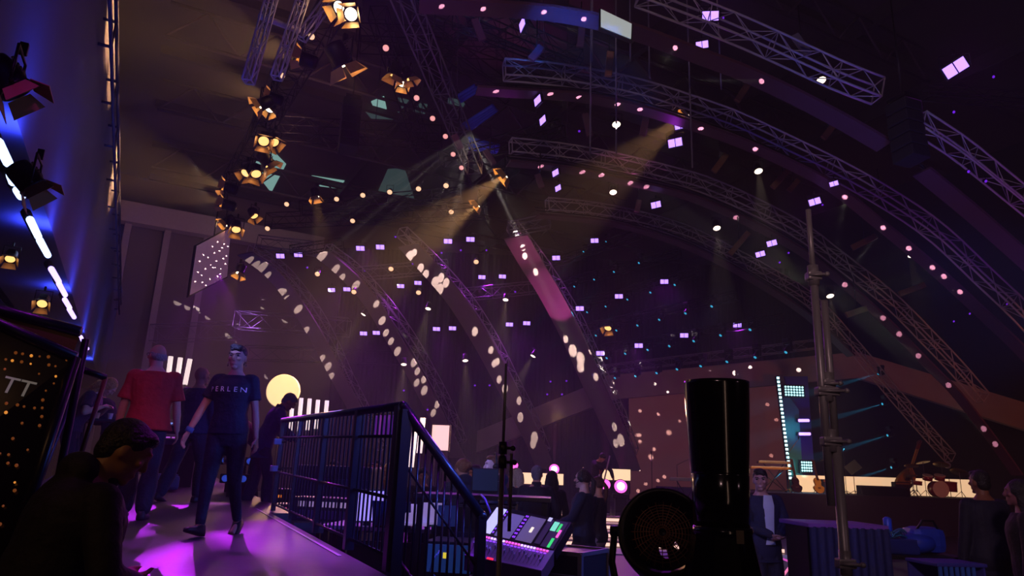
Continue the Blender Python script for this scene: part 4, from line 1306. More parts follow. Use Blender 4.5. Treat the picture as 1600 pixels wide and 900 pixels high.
def mic_stand(label, p, h=1.5, boom=None, col=None):
    root = thing('microphone_stand', label, 'microphone stand', p)
    m = col or M_steel
    MB().tube([(0, 0, .02), (0, 0, h)], .011, 6).build('pole', m, root)
    b = MB()
    for a in (0.3, 2.4, 4.5): b.tube([(0, 0, .12), (.28 * math.cos(a), .28 * math.sin(a), .01)], .010, 6)
    b.build('tripod_base', m, root)
    if boom:
        MB().tube([(0, 0, h), boom], .009, 6).build('boom', m, root)
        e = V(boom)
    else:
        e = V((0, 0, h))
    MB().tube([e, e + V((-.03, -.08, .06))], [.014, .022], 8).ball(e + V((-.035, -.10, .075)), .028, seg=8, rings=6).build('microphone', M_steel, root)
mic_stand('microphone on a straight stand before the brown video wall', PY(1019, 776, 22.5) * 1 + V((0, 0, zs - PY(1019, 776, 22.5).z)), 1.78)
mic_stand('boom microphone stand with a gold lit arm by the led strip', RS(1229, 1.2), 1.3, (.45, 0, 1.85), M_gold)
mic_stand('boom microphone reaching left of the tall lamp stand', RS(1312, 1.5), 1.35, (-.75, 0, 1.15), M_gold)
mic_stand('thin straight stand just right of the tall lamp stand', RS(1317, 2.0), 1.55)
# music stand
def music_stand(label, p):
    root = thing('music_stand', label, 'music stand', p)
    MB().tube([(0, 0, 0), (0, 0, .85)], .012, 6).build('pole', M_steel, root)
    b = MB()
    for a in (0.3, 2.4, 4.5): b.tube([(0, 0, .15), (.25 * math.cos(a), .25 * math.sin(a), .01)], .010, 6)
    b.build('tripod_base', M_steel, root)
    MB().box((0, 0, .95), (.5, .02, .36), Matrix.Rotation(R(-35), 3, 'Y') @ Matrix.Rotation(R(-20), 3, 'X')).build('desk', M_blk, root)
music_stand('black music stand with tilted desk before the cream wall', RS(1330, 1.0))
# keyboards
def keyboard(label, p, w, rz, lit=None, zt=.85):
    root = thing('keyboard', label, 'keyboard', p, rz)
    MB().box((0, 0, zt), (w, .34, .09), bev=.02).build('case', lit or M_blk, root)
    MB().box((0, -.08, zt + .05), (w * .92, .14, .02)).build('keys', mat('ivory keys', 'c8c0b8', .4), root)
    for s in (1, -1):
        MB().tube([(s * w * .3, -.15, 0), (-s * w * .3, .1, zt - .05)], .018, 6).build('stand_leg', M_steel, root)
p = PY(1064, 740, 17.0); p.z = zs
p = PY(1072, 740, 22.5); keyboard('white keyboard on a slanted stand left of the black column', V((p.x, p.y, zs)), 1.0, R(-20), mat('white keyboard case', 'a8a0a8', .4), 1.05)
mic_stand('curved boom microphone over the white keyboard', V((p.x - .1, p.y + .75, zs)), 1.5, (.5, 0, 1.75))
keyboard('amber lit keyboard behind the man in the blue suit', RS(1203, 2.0), 1.5, R(-8), mat('amber case', 'a06a2c', .4), .82)
keyboard('second keyboard on the upper tier behind the man in the blue suit', RS(1208, 2.9), 1.2, R(-8), mat('tan case', '8a6a48', .4), 1.05)
# monitor wedges and boxes
def wedge(label, p, w=.6):
    root = thing('stage_monitor', label, 'stage monitor', p, 0)
    MB().prism([(-w / 2, -.2, 0), (-w / 2, .2, 0), (-w / 2, .2, .34), (-w / 2, -.06, .30)], (w, 0, 0)).build('cabinet', M_spk, root)
    MB().prism([(-w * .45, -.205, .03), (-w * .45, -.075, .29), (w * .45, -.075, .29), (w * .45, -.205, .03)], (0, -.012, -.006)).build('grille', M_steel, root)
wedge('black wedge monitor left of the double bass on the band stage', RS(1352, .5), .7)
wedge('black wedge monitor right of the music stand', RS(1372, .5), .7)
wedge('black wedge monitor close to the drum kit', RS(1396, .6), .6)
root = thing('guitar_amplifier', 'small black amplifier standing before the cream wall', 'amplifier', RS(1401, 1.6))
MB().box((0, 0, .26), (.55, .3, .5), bev=.03).build('cabinet', M_spk, root); MB().box((0, -.16, .22), (.46, .02, .34)).build('grille', M_steel, root); MB().box((0, -.155, .45), (.5, .02, .06)).build('control_panel', M_gold, root)
root = thing('guitar_amplifier', 'small black amplifier beside the acoustic guitar', 'amplifier', RS(1290, 2.5))
MB().box((0, 0, .26), (.55, .3, .5), bev=.03).build('cabinet', M_spk, root); MB().box((0, -.16, .22), (.46, .02, .34)).build('grille', M_steel, root); MB().box((0, -.155, .45), (.5, .02, .06)).build('control_panel', M_gold, root)
# double bass leaning to the right
p = RS(1402, 3.1)
root = thing('double_bass', 'double bass leaning right beside the drum kit', 'double bass', p)
def mb(q): return V((q.x + q.z * .42, q.y, q.z * .95 + .05))
out = []
for j in range(36):
    a = 2 * PI * j / 36
    w = .30 + .055 * math.cos(2 * a) - .05 * math.sin(a)
    out.append(V((w * math.cos(a), 0, .58 + .52 * math.sin(a))))
MB().prism(out, (0, .2, 0)).map(mb).build('body', M_wood, root)
MB().box((0, -.03, 1.42), (.11, .06, 1.0)).map(mb).build('neck', mat('lit maple', 'd8a048', .4), root)
MB().box((0, -.03, 2.0), (.14, .08, .26)).ball((0, -.02, 2.16), (.10, .08, .10)).map(mb).build('scroll', mat('red lit scroll', '7a2c18', .4), root)
MB().box((0, -.05, .62), (.16, .04, .12)).map(mb).build('bridge', M_dwood, root)
for s in (-.02, 0, .02): MB().tube([(s, -.07, .3), (s, -.07, 1.9)], .004, 4).map(mb).build('string', M_steel, root)
# drum kit
p = RS(1458, 1.5)
root = thing('drum_kit', 'drum kit with red shells and tilted cymbals on the band stage', 'drum kit', p)
M_red = mat('red drum shell', '8a1c18', .3, coat=.5)
M_skin = mat('drum head', 'd8ccc0', .5)
def drum(c, r_, h, M_, name):
    MB().lathe([(r_, 0), (r_, h)], c, M_, 22).build(name, M_red, root)
    MB().lathe([(r_ * 1.04, h - .02), (r_ * 1.04, h + .012), (r_ * .98, h + .012), (.001, h + .005)], c, M_, 22).build('drum_head', M_skin, root)
drum(V((0, .2, .30)), .29, .4, Matrix.Rotation(R(90), 3, 'X'), 'bass_drum')
drum(V((-.30, .1, .62)), .17, .18, Matrix.Rotation(R(18), 3, 'X'), 'tom')
drum(V((.16, .1, .64)), .18, .18, Matrix.Rotation(R(18), 3, 'X'), 'tom')
drum(V((-.62, .3, .42)), .19, .14, Matrix.Rotation(R(5), 3, 'Y'), 'snare_drum')
drum(V((.62, .25, .22)), .23, .36, Matrix.Rotation(R(4), 3, 'Y'), 'floor_tom')
for i, (x, y, z, r_, ty) in enumerate(((-.85, .1, 1.12, .25, 8), (-.25, .35, 1.28, .25, -6), (.45, .35, 1.22, .28, 14), (.95, .1, .95, .30, 24), (-1.0, -.1, .75, .2, 0))):
    M_ = Matrix.Rotation(R(ty), 3, 'Y') @ Matrix.Rotation(R(-14), 3, 'X')
    MB().lathe([(.001, .035), (.05, .03), (r_, 0), (r_, -.006), (.05, .02)], (x, y, z), M_, 24).build('cymbal', M_gold, root)
    b = MB(); b.tube([(x, y, z), (x, y, .03)], .012, 6)
    for a in (0.5, 2.6, 4.7): b.tube([(x, y, .25), (x + .25 * math.cos(a), y + .25 * math.sin(a), .01)], .010, 6)
    b.build('cymbal_stand', M_alu2, root)
root = thing('drum_stool', 'round black stool behind the drum kit', 'stool', p + nn * 1.0)
MB().lathe([(.16, .46), (.18, .49), (.16, .53)], n=18).build('seat', M_blk, root)
b = MB(); b.tube([(0, 0, .47), (0, 0, .15)], .02, 6)
for a in (0.5, 2.6, 4.7): b.tube([(0, 0, .25), (.25 * math.cos(a), .25 * math.sin(a), .01)], .012, 6)
b.build('tripod_base', M_steel, root)
# percussion lamp: pale round shade near drum kit
root = thing('spotlight_globe', 'small pale round lamp on a stand behind the drums', 'lamp', RS(1477, 3.0))
MB().ball((0, 0, 1.25), .13).build('globe', mat('pale globe', 'a8a8c8', .4), root); MB().tube([(0, 0, 0), (0, 0, 1.15)], .015, 6).lathe([(.16, 0), (.16, .02)], n=16).build('stand', M_steel, root)

# white light sticks and glowing disc at the left background
M_stick = mat('lit white tube', 'fff4f0', .4, em='ffe6e4', es=.95, sample=True)
for i, (x0, y0_, x1, y1_) in enumerate(((246, 592, 251, 555), (262, 596, 267, 557), (276, 600, 282, 559), (289, 601, 297, 561))):
    a, c = PY(x0, y0_, 30), PY(x1, y1_, 30)
    root = thing('light_tube', 'upright white light tube beyond the red shirt, %s from the left' % ORD[i], 'light tube', (0, 0, 0), 0, 'white light tubes on the left')
    MB().tube([a, c], .10, 10).build('diffuser', M_stick, root)
    MB().tube([V((a.x, a.y, 0)), V((a.x, a.y, a.z)), a], .05, 8).build('stand', M_case, root)
for i, (x0, y0_, x1, y1_) in enumerate(((453, 655, 457, 628), (466, 654, 471, 622), (480, 652, 484, 623), (493, 650, 497, 625), (507, 648, 511, 626))):
    a, c = PY(x0, y0_ + 20, 26), PY(x1, y1_, 26)
    root = thing('light_tube', 'upright white light tube behind the railing, %s from the left' % ORD[i], 'light tube', (0, 0, 0), 0, 'white light tubes behind the railing')
    MB().tube([a, c], .075, 10).build('diffuser', M_stick, root)
    MB().tube([V((a.x, a.y, 0)), a], .04, 8).build('stand', M_case, root)
root = thing('light_disc', 'large glowing cream disc behind the man in the grey suit', 'light disc')
c = PY(442, 611, 22)
Mx = Matrix.Rotation(R(90), 3, 'X')
r_ = 26 / FPX * 22
MB().lathe([(.001, .02), (r_ * .96, .02), (r_, 0), (r_, -.08), (.001, -.08)], c, Mx, 40, False).build('disc', mat('lit cream disc', 'efe2c4', .5, em='d2c0a0', es=.6, sample=True), root)
MB().tube([V((c.x, c.y + .12, 0)), V((c.x, c.y + .12, c.z))], .05, 8).lathe([(.4, 0), (.4, .03)], (c.x, c.y + .12, 0), None, 20).build('stand', M_case, root)
# purple drape behind railing
root = thing('lit_drape', 'purple lit hanging cloth seen through the railing', 'drape')
b = MB(); drape(b, PY(586, 650, 17), PY(620, 648, 17), PY(600, 682, 17).z, PY(600, 648, 17).z, .06, .14)
b.build('cloth', mat('violet cloth', '7a3ac0', .7), root)
a, c = PY(584, 648, 17), PY(622, 646, 17)
MB().tube([a, c], .025, 6).tube([V((a.x, a.y, 0)), a], .025, 6).tube([V((c.x, c.y, 0)), c], .025, 6).build('frame', M_steel, root)
for i, (x0, x1, y0_, y1_, Y) in enumerate(((642, 648, 690, 640 + 55, 18), (655, 661, 668, 700, 18))):
    root = thing('light_tube', 'rose lit tube just left of the slanting panel, %s' % ('lower one', 'upper one')[i], 'light tube')
    a, c = PY(x0, y0_ + 40, Y), PY(x1, y0_ - 15, Y)
    MB().tube([a, c], .07, 8).build('diffuser', M_stick, root)
    MB().tube([V((a.x, a.y, 0)), a], .03, 6).build('stand', M_case, root)
# ------------------------------------------------------------------ railing with the stair
M_rail = mat('blue black rail paint', '1a1e30', .30, .3)
ur0, ur1 = U0 + .2, eb.dot(AX)
rl = thing('railing', 'long black barred railing along the walkway with sloping stair handrail', 'railing', (0, 0, 0))
VRL = V1 + .06
corner = PV(630, 634, VRL); uc = corner.dot(AX)
RH = corner.z - ramp_z(uc)
print('rail corner', corner, 'u', uc, 'height', RH, 'u far', ur1)
def rp(u, h):
    return H(u, VRL, ramp_z(u) + h)
far_top = PV(442, 657, VRL); RHF = far_top.z - ramp_z(far_top.dot(AX))
print('far rail u', far_top.dot(AX), RHF)
ur1 = far_top.dot(AX)
def hh(u): return RH + (RHF - RH) * (u - uc) / (ur1 - uc)
def rq(u, f): return H(u, VRL, ramp_z(u) + .05 + (hh(u) - .05) * f)
MB().tube([rq(uc - .02, 1), rq(ur1, 1)], .032, 10).build('handrail', M_rail, rl)
for f in (.04, .40, .80):
    MB().tube([rq(uc, f), rq(ur1, f)], .014, 6).build('cross_rail', M_rail, rl)
def post(px, w=.05):
    # the u at which the photo column px meets the rail top
    lo, hi = uc, ur1
    for _ in range(40):
        m_ = (lo + hi) / 2; q_ = rq(m_, 1) - EYE
        x = 800 + FPX * q_.dot(_r) / q_.dot(_f)
        if x < px: hi = m_
        else: lo = m_
    return (lo + hi) / 2
us = [post(p) for p in (443, 470, 511, 563, 628)]
for u, w in zip(us, (.05, .035, .05, .075, .085)):
    p0, p1 = rq(u, -.04), rq(u, 1)
    MB().box((p0 + p1) / 2, (w, w, (p1 - p0).length), Matrix.Rotation(HROT, 3, 'Z')).build('post', M_rail, rl)
for i in range(4):
    n = (5, 8, 8, 9)[i]
    for k_ in range(1, n + 1):
        u = us[i] + (us[i + 1] - us[i]) * k_ / (n + 1)
        MB().tube([rq(u, .03), rq(u, .99)], .0085, 6, cap=False).build('baluster', M_rail, rl)
# stair handrail
e1 = PY(752, 806, corner.y + .05)
c0 = rq(uc, 1)
MB().tube([c0, c0.lerp(e1, .5), e1], .036, 10).ball(c0, .036).ball(e1, .038).build('handrail', M_rail, rl)
def zrail(t): return c0.lerp(e1, t)
for t, w in ((.035, .075), (1.0, .06)):
    p1 = zrail(t)
    MB().box((p1.x, p1.y, p1.z / 2), (w, w, p1.z), Matrix.Rotation(HROT, 3, 'Z')).build('post', M_rail, rl)
for k_ in range(1, 11):
    t = .06 + .94 * k_ / 11.5
    p1 = zrail(t); 
    MB().tube([p1, V((p1.x, p1.y, max(.25, p1.z - 1.05)))], .009, 6).build('baluster', M_rail, rl)
low0, low1 = zrail(.03) - V((0, 0, .98)), zrail(1) - V((0, 0, .98))
MB().tube([low0, low1], .014, 6).build('cross_rail', M_rail, rl)
MB().tube([low0 + V((0, 0, .62)), low1 + V((0, 0, .62))], .010, 6).build('cross_rail', M_rail, rl)

# ------------------------------------------------------------------ digital mixing console on its case
Yc = 5.6
con = thing('mixing_console', 'purple lit digital sound mixing console with slanted screens', 'mixing console')
tl, tr_ = PY(775, 790, Yc + .40), PY(893, 816, Yc + .05)
bl, br = PY(744, 833, Yc + .20), PY(866, 861, Yc - .18)
bl.z -= .0; br.z -= .0
fl, fr = bl + V((-.01, -.42, -.05)), br + V((-.01, -.42, -.05))
fl, fr = PY(726, 868, Yc - .22), PY(846, 893, Yc - .55)
up = (tr_ - tl).cross(bl - tl).normalized()
if up.z < 0: up = -up
M_con = mat('console shell', '1a161e', .35, .2)
M_cons = mat('console surface', '4a3c62', .35, .2)  # violet light falling on the surface is put into its base colour
MB().prism([tl, tr_, br, bl], up * -.09).build('screen_hood', M_con, con)
MB().prism([bl, br, fr, fl], (0, 0, -.10)).build('control_surface', M_cons, con)
def onq(a, b_, c, d, s, t, lift=0.):
    return (a.lerp(b_, s)).lerp(d.lerp(c, s), t) + up * lift
def patch(nm, s0, s1, t0, t1, m, q=(tl, tr_, br, bl), lift=.004, th=.004):
    a, b_, c, d = q
    n = (b_ - a).cross(d - a).normalized()
    if n.z < 0: n = -n
    P_ = [(a.lerp(b_, s)).lerp(d.lerp(c, s), t) + n * lift for s, t in ((s0, t0), (s1, t0), (s1, t1), (s0, t1))]
    return MB().prism(P_, n * -th).build(nm, m, con)
M_s1 = mat('white lit page', 'd8d8f0', .3, em='c8c4e8', es=.85)
M_s2 = mat('grey lit display', '70608c', .3, em='6a5a88', es=.6)
M_s3 = mat('dark lit display', '302838', .3, em='2a1c44', es=.9)
M_key = mat('violet lit keys', 'b060ff', .3, em='8a3ae8', es=1.1)
M_keyw = mat('white violet lit keys', 'e0c8ff', .3, em='d0a8ff', es=2.0)
M_grn = mat('green meter', '40ff80', .3, em='38d870', es=1.0)
M_grn2 = mat('pale green meter', '80ffc0', .3, em='78dcc0', es=1.0)
M_redl = mat('red led', 'ff2030', .3, em='ff2440', es=1.4)
M_pinkled = mat('pink led', 'ff50c0', .3, em='ff58c0', es=1.4)
patch('display', .03, .17, .06, .93, M_s1)
patch('display', .23, .43, .15, .95, M_s2); patch('display', .50, .70, .10, .93, M_s2)
patch('display', .735, .80, .08, .9, M_s3)
patch('display', .82, .97, .05, .95, M_s3)
patch('level_meter', .82, .88, .12, .42, M_grn2, lift=.008); patch('level_meter', .90, .925, .15, .42, M_grn, lift=.008)
patch('level_meter', .90, .93, .65, .95, M_grn, lift=.008); patch('level_meter', .93, .955, .35, .6, M_pinkled, lift=.008)
patch('key_light', .73, .77, .02, .14, M_s1, lift=.008)
for i in range(7):
    for s in (.19, .45, .47):
        patch('encoder_light', s, s + .014, .12 + i * .12, .17 + i * .12, M_key, lift=.008)
patch('spot_image', .60, .63, .45, .62, mat('candle glow', 'f0e8d0', .3, em='e8dcc0', es=1.2), lift=.008)
SQ = (bl, br, fr, fl)
for i in range(24):
    patch('lit_key', .02 + i * .039, .045 + i * .039, .06, .13, M_keyw if (i // 5) % 2 else M_pinkled, SQ, .006)
for i in range(20):
    patch('fader', .04 + i * .046, .055 + i * .046, .45 + .12 * math.sin(i * 1.7), .53 + .12 * math.sin(i * 1.7), mat('fader cap', '9080a8', .4), SQ, .02, .02)
    patch('fader_slot', .046 + i * .046, .049 + i * .046, .3, .8, M_blk, SQ, .004)
for i in range(20): patch('key_row', .03 + i * .046, .06 + i * .046, .2, .25, M_key, SQ, .006)
patch('red_light', .30, .38, .93, .99, M_redl, SQ, .01)
patch('palm_rest', 0, 1, .9, 1.0, mat('violet lacquer', '5a3a80', .3), SQ, .006)
# transport case under the console
cs = thing('flight_case', 'black flight case with butterfly latches under the mixing console', 'flight case', (0, 0, 0))
mid = (bl + fr) / 2
ang = math.atan2((br - bl).y, (br - bl).x)
cz = min(fl.z, fr.z) - .12
def fcase(root, c, size, rz, ztop, m=M_case, lat=2):
    M_ = Matrix.Rotation(rz, 3, 'Z')
    x, y, z = size
    c = V((c.x, c.y, ztop - z / 2))
    MB().box(c, (x, y, z), M_, bev=.015).build('box', m, root)
    b = MB()
    for sx in (1, -1):
        for sy in (1, -1):
            b.box(c + M_ @ V((sx * x / 2, sy * y / 2, 0)), (.035, .035, z + .01), M_)
        b.box(c + M_ @ V((0, sx * y / 2, z / 2)), (x, .03, .03), M_); b.box(c + M_ @ V((0, sx * y / 2, z * .22)), (x, .02, .03), M_)
        b.box(c + M_ @ V((sx * x / 2, 0, z / 2)), (.03, y, .03), M_)
    b.build('edge_profile', M_alu2, root)
    for i in range(lat):
        xx = (-.5 + (i + .5) / lat) * x
        MB().box(c + M_ @ V((xx, -y / 2 - .012, z * .22)), (.11, .015, .11), M_, bev=.004).tube([c + M_ @ V((xx - .02, -y / 2 - .025, z * .22)), c + M_ @ V((xx + .02, -y / 2 - .025, z * .22))], .012, 6).build('latch', M_alu, root)
    for sx in (1, -1):
        for sy in (1, -1):
            MB().lathe([(.05, -.02), (.05, .02)], V((c.x, c.y, c.z - z / 2 - .05)) + M_ @ V((sx * x * .4, sy * y * .35, 0)), Matrix.Rotation(R(90), 3, 'X'), 14).build('caster', M_blk, root)
fcase(cs, V(((tl.x + fr.x) / 2 + .09, (tl.y + fr.y) / 2 + .04, 0)), (.66, .60, cz - .10), ang, cz)
cs = thing('flight_case', 'low black flight case with pale edge right of the mixing console', 'flight case', (0, 0, 0))
pc = PY(898, 862, 5.95)
fcase(cs, pc + V((.0, .1, 0)), (.38, .5, pc.z - .10), ang, pc.z, lat=1)
# ------------------------------------------------------------------ tall glossy black column
tb = thing('black_column', 'tall glossy black plastic column with flared foot in the front right', 'column', PY(1120, 900, 3.0) * 1)
pt = PY(1119, 597, 3.0); tb.location = (pt.x, pt.y, 0)
def zat(py): return PY(1120, py, 3.0).z
rr = lambda w: w / 2 / FPX * 3.0 / 1.0 * 1.02
prof = [(rr(86), zat(599)), (rr(97), zat(597)), (rr(97), zat(602)), (rr(93), zat(650)), (rr(88), zat(700)), (rr(84), zat(738)), (rr(84), zat(739.5)), (rr(82), zat(741)), (rr(84), zat(742)), (rr(81), zat(780)), (rr(80), zat(824))]
prof = [(r_, z) for r_, z in reversed(prof)]
MB().lathe(prof, n=32).build('shaft', M_gloss, tb)
MB().lathe([(rr(86), zat(836)), (rr(88), zat(830)), (rr(86), zat(822))], n=28).build('collar', M_gloss, tb)
MB().lathe([(.21, 0), (.22, .05), (.20, .30), (rr(150), zat(960)), (rr(112), zat(900)), (rr(88), zat(834))], n=9, smooth=False).build('flared_foot', M_gloss, tb)
MB().box((.03, -.125, zat(834)), (.03, .02, .05)).build('label_plate', mat('worn tag', '6a5a48', .5), tb)
for a in (-.6, .4):
    MB().tube([(.115 * math.sin(a), -.115 * math.cos(a), zat(845)), (.22 * math.sin(a), -.22 * math.cos(a), .35)], .012, 6).build('brace', mat('blue steel', '18244a', .3, .6), tb)
# ------------------------------------------------------------------ round drum fan / lamp at its left
pf = PY(1036, 834, 3.45)
fan = thing('drum_fan', 'big round black drum fan with grille beside the glossy column', 'fan', (pf.x, pf.y, 0))
M_ = Matrix.Rotation(R(-18), 3, 'Z') @ Matrix.Rotation(R(72), 3, 'X')
rf = .208
cz = V((0, 0, pf.z))
b = MB(); b.lathe([(.05, -.30), (.13, -.29), (.19, -.24), (rf, -.14), (rf + .005, 0), (rf, .04), (rf - .02, .05), (rf - .03, .02), (.16, -.03)], cz, M_, 40, cap=False); b.build('drum', mat('worn black drum', '0c0909', .45), fan)
b = MB()
for i in range(9):
    r0 = .02 + i * .014
    b.tube([cz + M_ @ V((r0 * math.cos(a), r0 * math.sin(a), .0 + .03 * (1 - (r0 / .15) ** 2))) for a in [2 * PI * k / 24 for k in range(25)]], .0022, 4, cap=False)
for i in range(24):
    a = 2 * PI * i / 24
    b.tube([cz + M_ @ V((r0 * math.cos(a), r0 * math.sin(a), .03 * (1 - (r0 / .15) ** 2))) for r0 in (.02, .08, .15)], .0022, 4, cap=False)
b.build('grille', mat('copper lit grille', '9a6a4a', .35, .8), fan)
b = MB()
for i in range(5):
    a = 2 * PI * i / 5
    b.prism([cz + M_ @ V((r0 * math.cos(a + s), r0 * math.sin(a + s), -.05 + s * .06)) for r0, s in ((.04, 0), (.15, -.1), (.15, .5), (.04, .4))], M_ @ V((0, 0, .004)))
b.build('blade', M_blk, fan)
MB().lathe([(.05, -.08), (.06, -.03), (.05, 0), (.001, .01)], cz, M_, 18).build('hub', M_blk, fan)
b = MB()
sx = Matrix.Rotation(R(-18), 3, 'Z')
for s in (1, -1):
    b.tube([cz + sx @ V((s * (rf + .02), 0, 0)), cz + sx @ V((s * (rf + .035), .0, -.14)), cz + sx @ V((s * (rf - .0), 0, -.30)), cz + sx @ V((s * .16, 0, -.34))], .017, 8)
    b.tube([cz + sx @ V((s * (rf + .04), 0, 0)), cz + sx @ V((s * (rf - .01), 0, 0))], .025, 8)
b.tube([cz + sx @ V((-.17, 0, -.34)), cz + sx @ V((.17, 0, -.34))], .017, 8)
b.build('bracket', M_steel, fan)
fcz = pf.z - .34
sd = thing('flight_case', 'plain black case carrying the round drum fan', 'flight case')
fcase(sd, pf + V((-.03, .05, 0)), (.38, .38, fcz - .117), R(-18), fcz - .017, lat=1)
# ------------------------------------------------------------------ tall wind-up stand (two tubes) and thin pole
ws = thing('lamp_stand', 'tall two tube telescopic lamp stand rising at the right of the photo', 'lamp stand')
Yw = 4.2
a_t, a_b = PY(1268, 328, Yw), PY(1291, 760, Yw)
xa = (a_t.x + a_b.x) / 2
b_t, b_b = PY(1296, 470, Yw), PY(1313, 892, Yw)
xb_ = (b_t.x + b_b.x) / 2
M_std = mat('grey stand tube', '6a666c', .4, .3)
def zc(px, py): return PY(px, py, Yw).z
MB().tube([V((xa, Yw, zc(1272, 430))), V((xa, Yw, a_t.z))], .017, 10).build('upper_tube', M_std, ws)
MB().tube([V((xa, Yw, zc(1290, 790))), V((xa, Yw, zc(1272, 432)))], .024, 10).build('lower_tube', M_std, ws)
MB().tube([V((xb_, Yw, .3)), V((xb_, Yw, zc(1300, 690)))], .030, 10).build('lower_tube', M_std, ws)
MB().tube([V((xb_, Yw, zc(1300, 690))), V((xb_, Yw, b_t.z))], .022, 10).build('upper_tube', M_std, ws)
for z, x, w in ((zc(1276, 432), xa, .085), (zc(1283, 600), xb_ - .02, .07), (zc(1300, 612), (xa + xb_) / 2, .13), (zc(1302, 690), (xa + xb_) / 2, .11), (zc(1310, 880), xb_, .10)):
    b = MB(); b.box((x, Yw, z), (w, .07, .055), bev=.01).tube([(x - w * .5, Yw - .03, z), (x + w * .62, Yw - .06, z)], .010, 8).ball((x + w * .7, Yw - .06, z), .016).tube([(x, Yw, z - .06), (x, Yw, z + .07)], .034, 10)
    b.build('clamp_collar', M_std, ws)
b = MB()
for a in (0.4, 2.5, 4.6):
    b.tube([(xb_, Yw, .75), (xb_ + .62 * math.cos(a), Yw + .62 * math.sin(a), .03)], .02, 8).tube([(xb_, Yw, .32), (xb_ + .34 * math.cos(a), Yw + .34 * math.sin(a), .36)], .014, 6)
b.build('tripod_leg', M_std, ws)
tp = thing('microphone_pole', 'thin upright pole with clamps standing before the mixing console', 'pole')
p0 = PY(786, 900, 3.6); p1 = PY(784, 568, 3.6)
x = (p0.x + p1.x) / 2
z1 = PY(786, 690, 3.6).z
MB().tube([(x, 3.6, .05), (x, 3.6, z1)], .0135, 10).build('lower_tube', M_std, tp)
MB().tube([(x, 3.6, z1), (x, 3.6, p1.z)], .0075, 8).build('upper_tube', M_std, tp)
for py, w in ((700, .05), (722, .06)):
    z = PY(786, py, 3.6).z
    MB().tube([(x, 3.6, z - .03), (x, 3.6, z + .03)], .022, 10).tube([(x, 3.6, z), (x + w, 3.58, z)], .008, 6).ball((x + w, 3.58, z), .014).build('clamp', M_blk, tp)
MB().tube([(x + .045, 3.6, PY(786, 830, 3.6).z), (x + .045, 3.6, PY(786, 708, 3.6).z)], .009, 8).build('side_tube', M_std, tp)
b = MB()
for a in (0.2, 2.3, 4.4): b.tube([(x, 3.6, .5), (x + .4 * math.cos(a), 3.6 + .4 * math.sin(a), .02)], .011, 6)
b.build('tripod_leg', M_std, tp)

# ------------------------------------------------------------------ dotted screen in a tilted frame at the left edge
M_fr = mat('dark blue frame', '0c0e1c', .35, .3)
M_frp = mat('violet worn frame', '3a2c48', .4, .3)
sc = thing('dotted_screen', 'dark screen with warm dots and pale letters in a slanted frame', 'screen')
Ys = 3.3
q = [PY(-260, 395, Ys), PY(118, 560, Ys + .35), PY(8, 905, Ys + .15), PY(-330, 905, Ys - .2)]
n = (q[1] - q[0]).cross(q[3] - q[0]).normalized()
if n.y < 0: n = -n
MB().prism(q, n * .05).build('face', mat('smoked acrylic', '080506', .2, coat=.4), sc)
rnd = random.Random(5)
M_d1 = mat('warm dot', 'ffb040', .4, em='e89038', es=.8); M_d2 = mat('dim warm dot', '9a5a28', .4, em='7a4018', es=.55)
dots1, dots2 = MB(), MB()
ex, ey = (q[1] - q[0]), (q[3] - q[0])
def onface(px, py, lift=.004):
    r_ = ray(px, py)
    return EYE + r_ * ((q[0] - EYE).dot(n) / r_.dot(n)) - n * lift
for row in range(24):
    y = 548 + row * 13.5
    for cx in range(11):
        px = -4 + cx * 13.5 - row * 1.8
        if px > 104 - row * 5.0 or (px < 60 and 585 < y < 620) : continue
        w = rnd.random()
        dens = .75 if y < 565 or px > 50 else .35
        if w < dens:
            (dots1 if rnd.random() < (.35 if row < 3 else .15) else dots2).ball(onface(px + rnd.uniform(-2, 2), y + px * .14 + rnd.uniform(-1.5, 1.5)), .0052 + .004 * rnd.random(), seg=6, rings=4)
dots1.build('lit_dots', M_d1, sc, kind='stuff'); dots2.build('dim_dots', M_d2, sc, kind='stuff')
tm = text_mesh('TT', .12, .001)
ctr = onface(24, 614, .006); exn = (onface(60, 618) - onface(0, 605)).normalized(); eyn = n.cross(exn).normalized()
if eyn.z < 0: eyn = -eyn
tm.map(lambda p: ctr + exn * (p.x - .0) + eyn * (p.y - .01) - n * p.z)
tm.build('letters', mat('grey letters', '8a847c', .5, em='5e5854', es=.7), sc)
for a, c, r_, m_ in ((q[0], q[1], .03, M_fr), (q[1], q[2], .028, M_fr)):
    MB().tube([a - n * .01, c - n * .01], r_, 8).build('frame_bar', m_, sc)
# wide amber lit crossbar above it
a, c, d, e = PY(-200, 440, 3.5), PY(124, 527, 3.75), PY(112, 556, 3.75), PY(-220, 480, 3.5)
root = thing('header_board', 'brown amber lit panel band above the dotted screen', 'panel')
MB().prism([a, c, d, e], n * .04).build('face', mat('brown panel', '5c3a22', .5), root)
MB().tube([a - V((0, 0, -.03)), c - V((0, 0, -.03))], .03, 8).build('top_bar', M_fr, root)
for x in (c, e):
    MB().tube([V((x.x, x.y + .06, 0)), V((x.x, x.y + .06, x.z))], .02, 8).build('stand', M_fr, root)
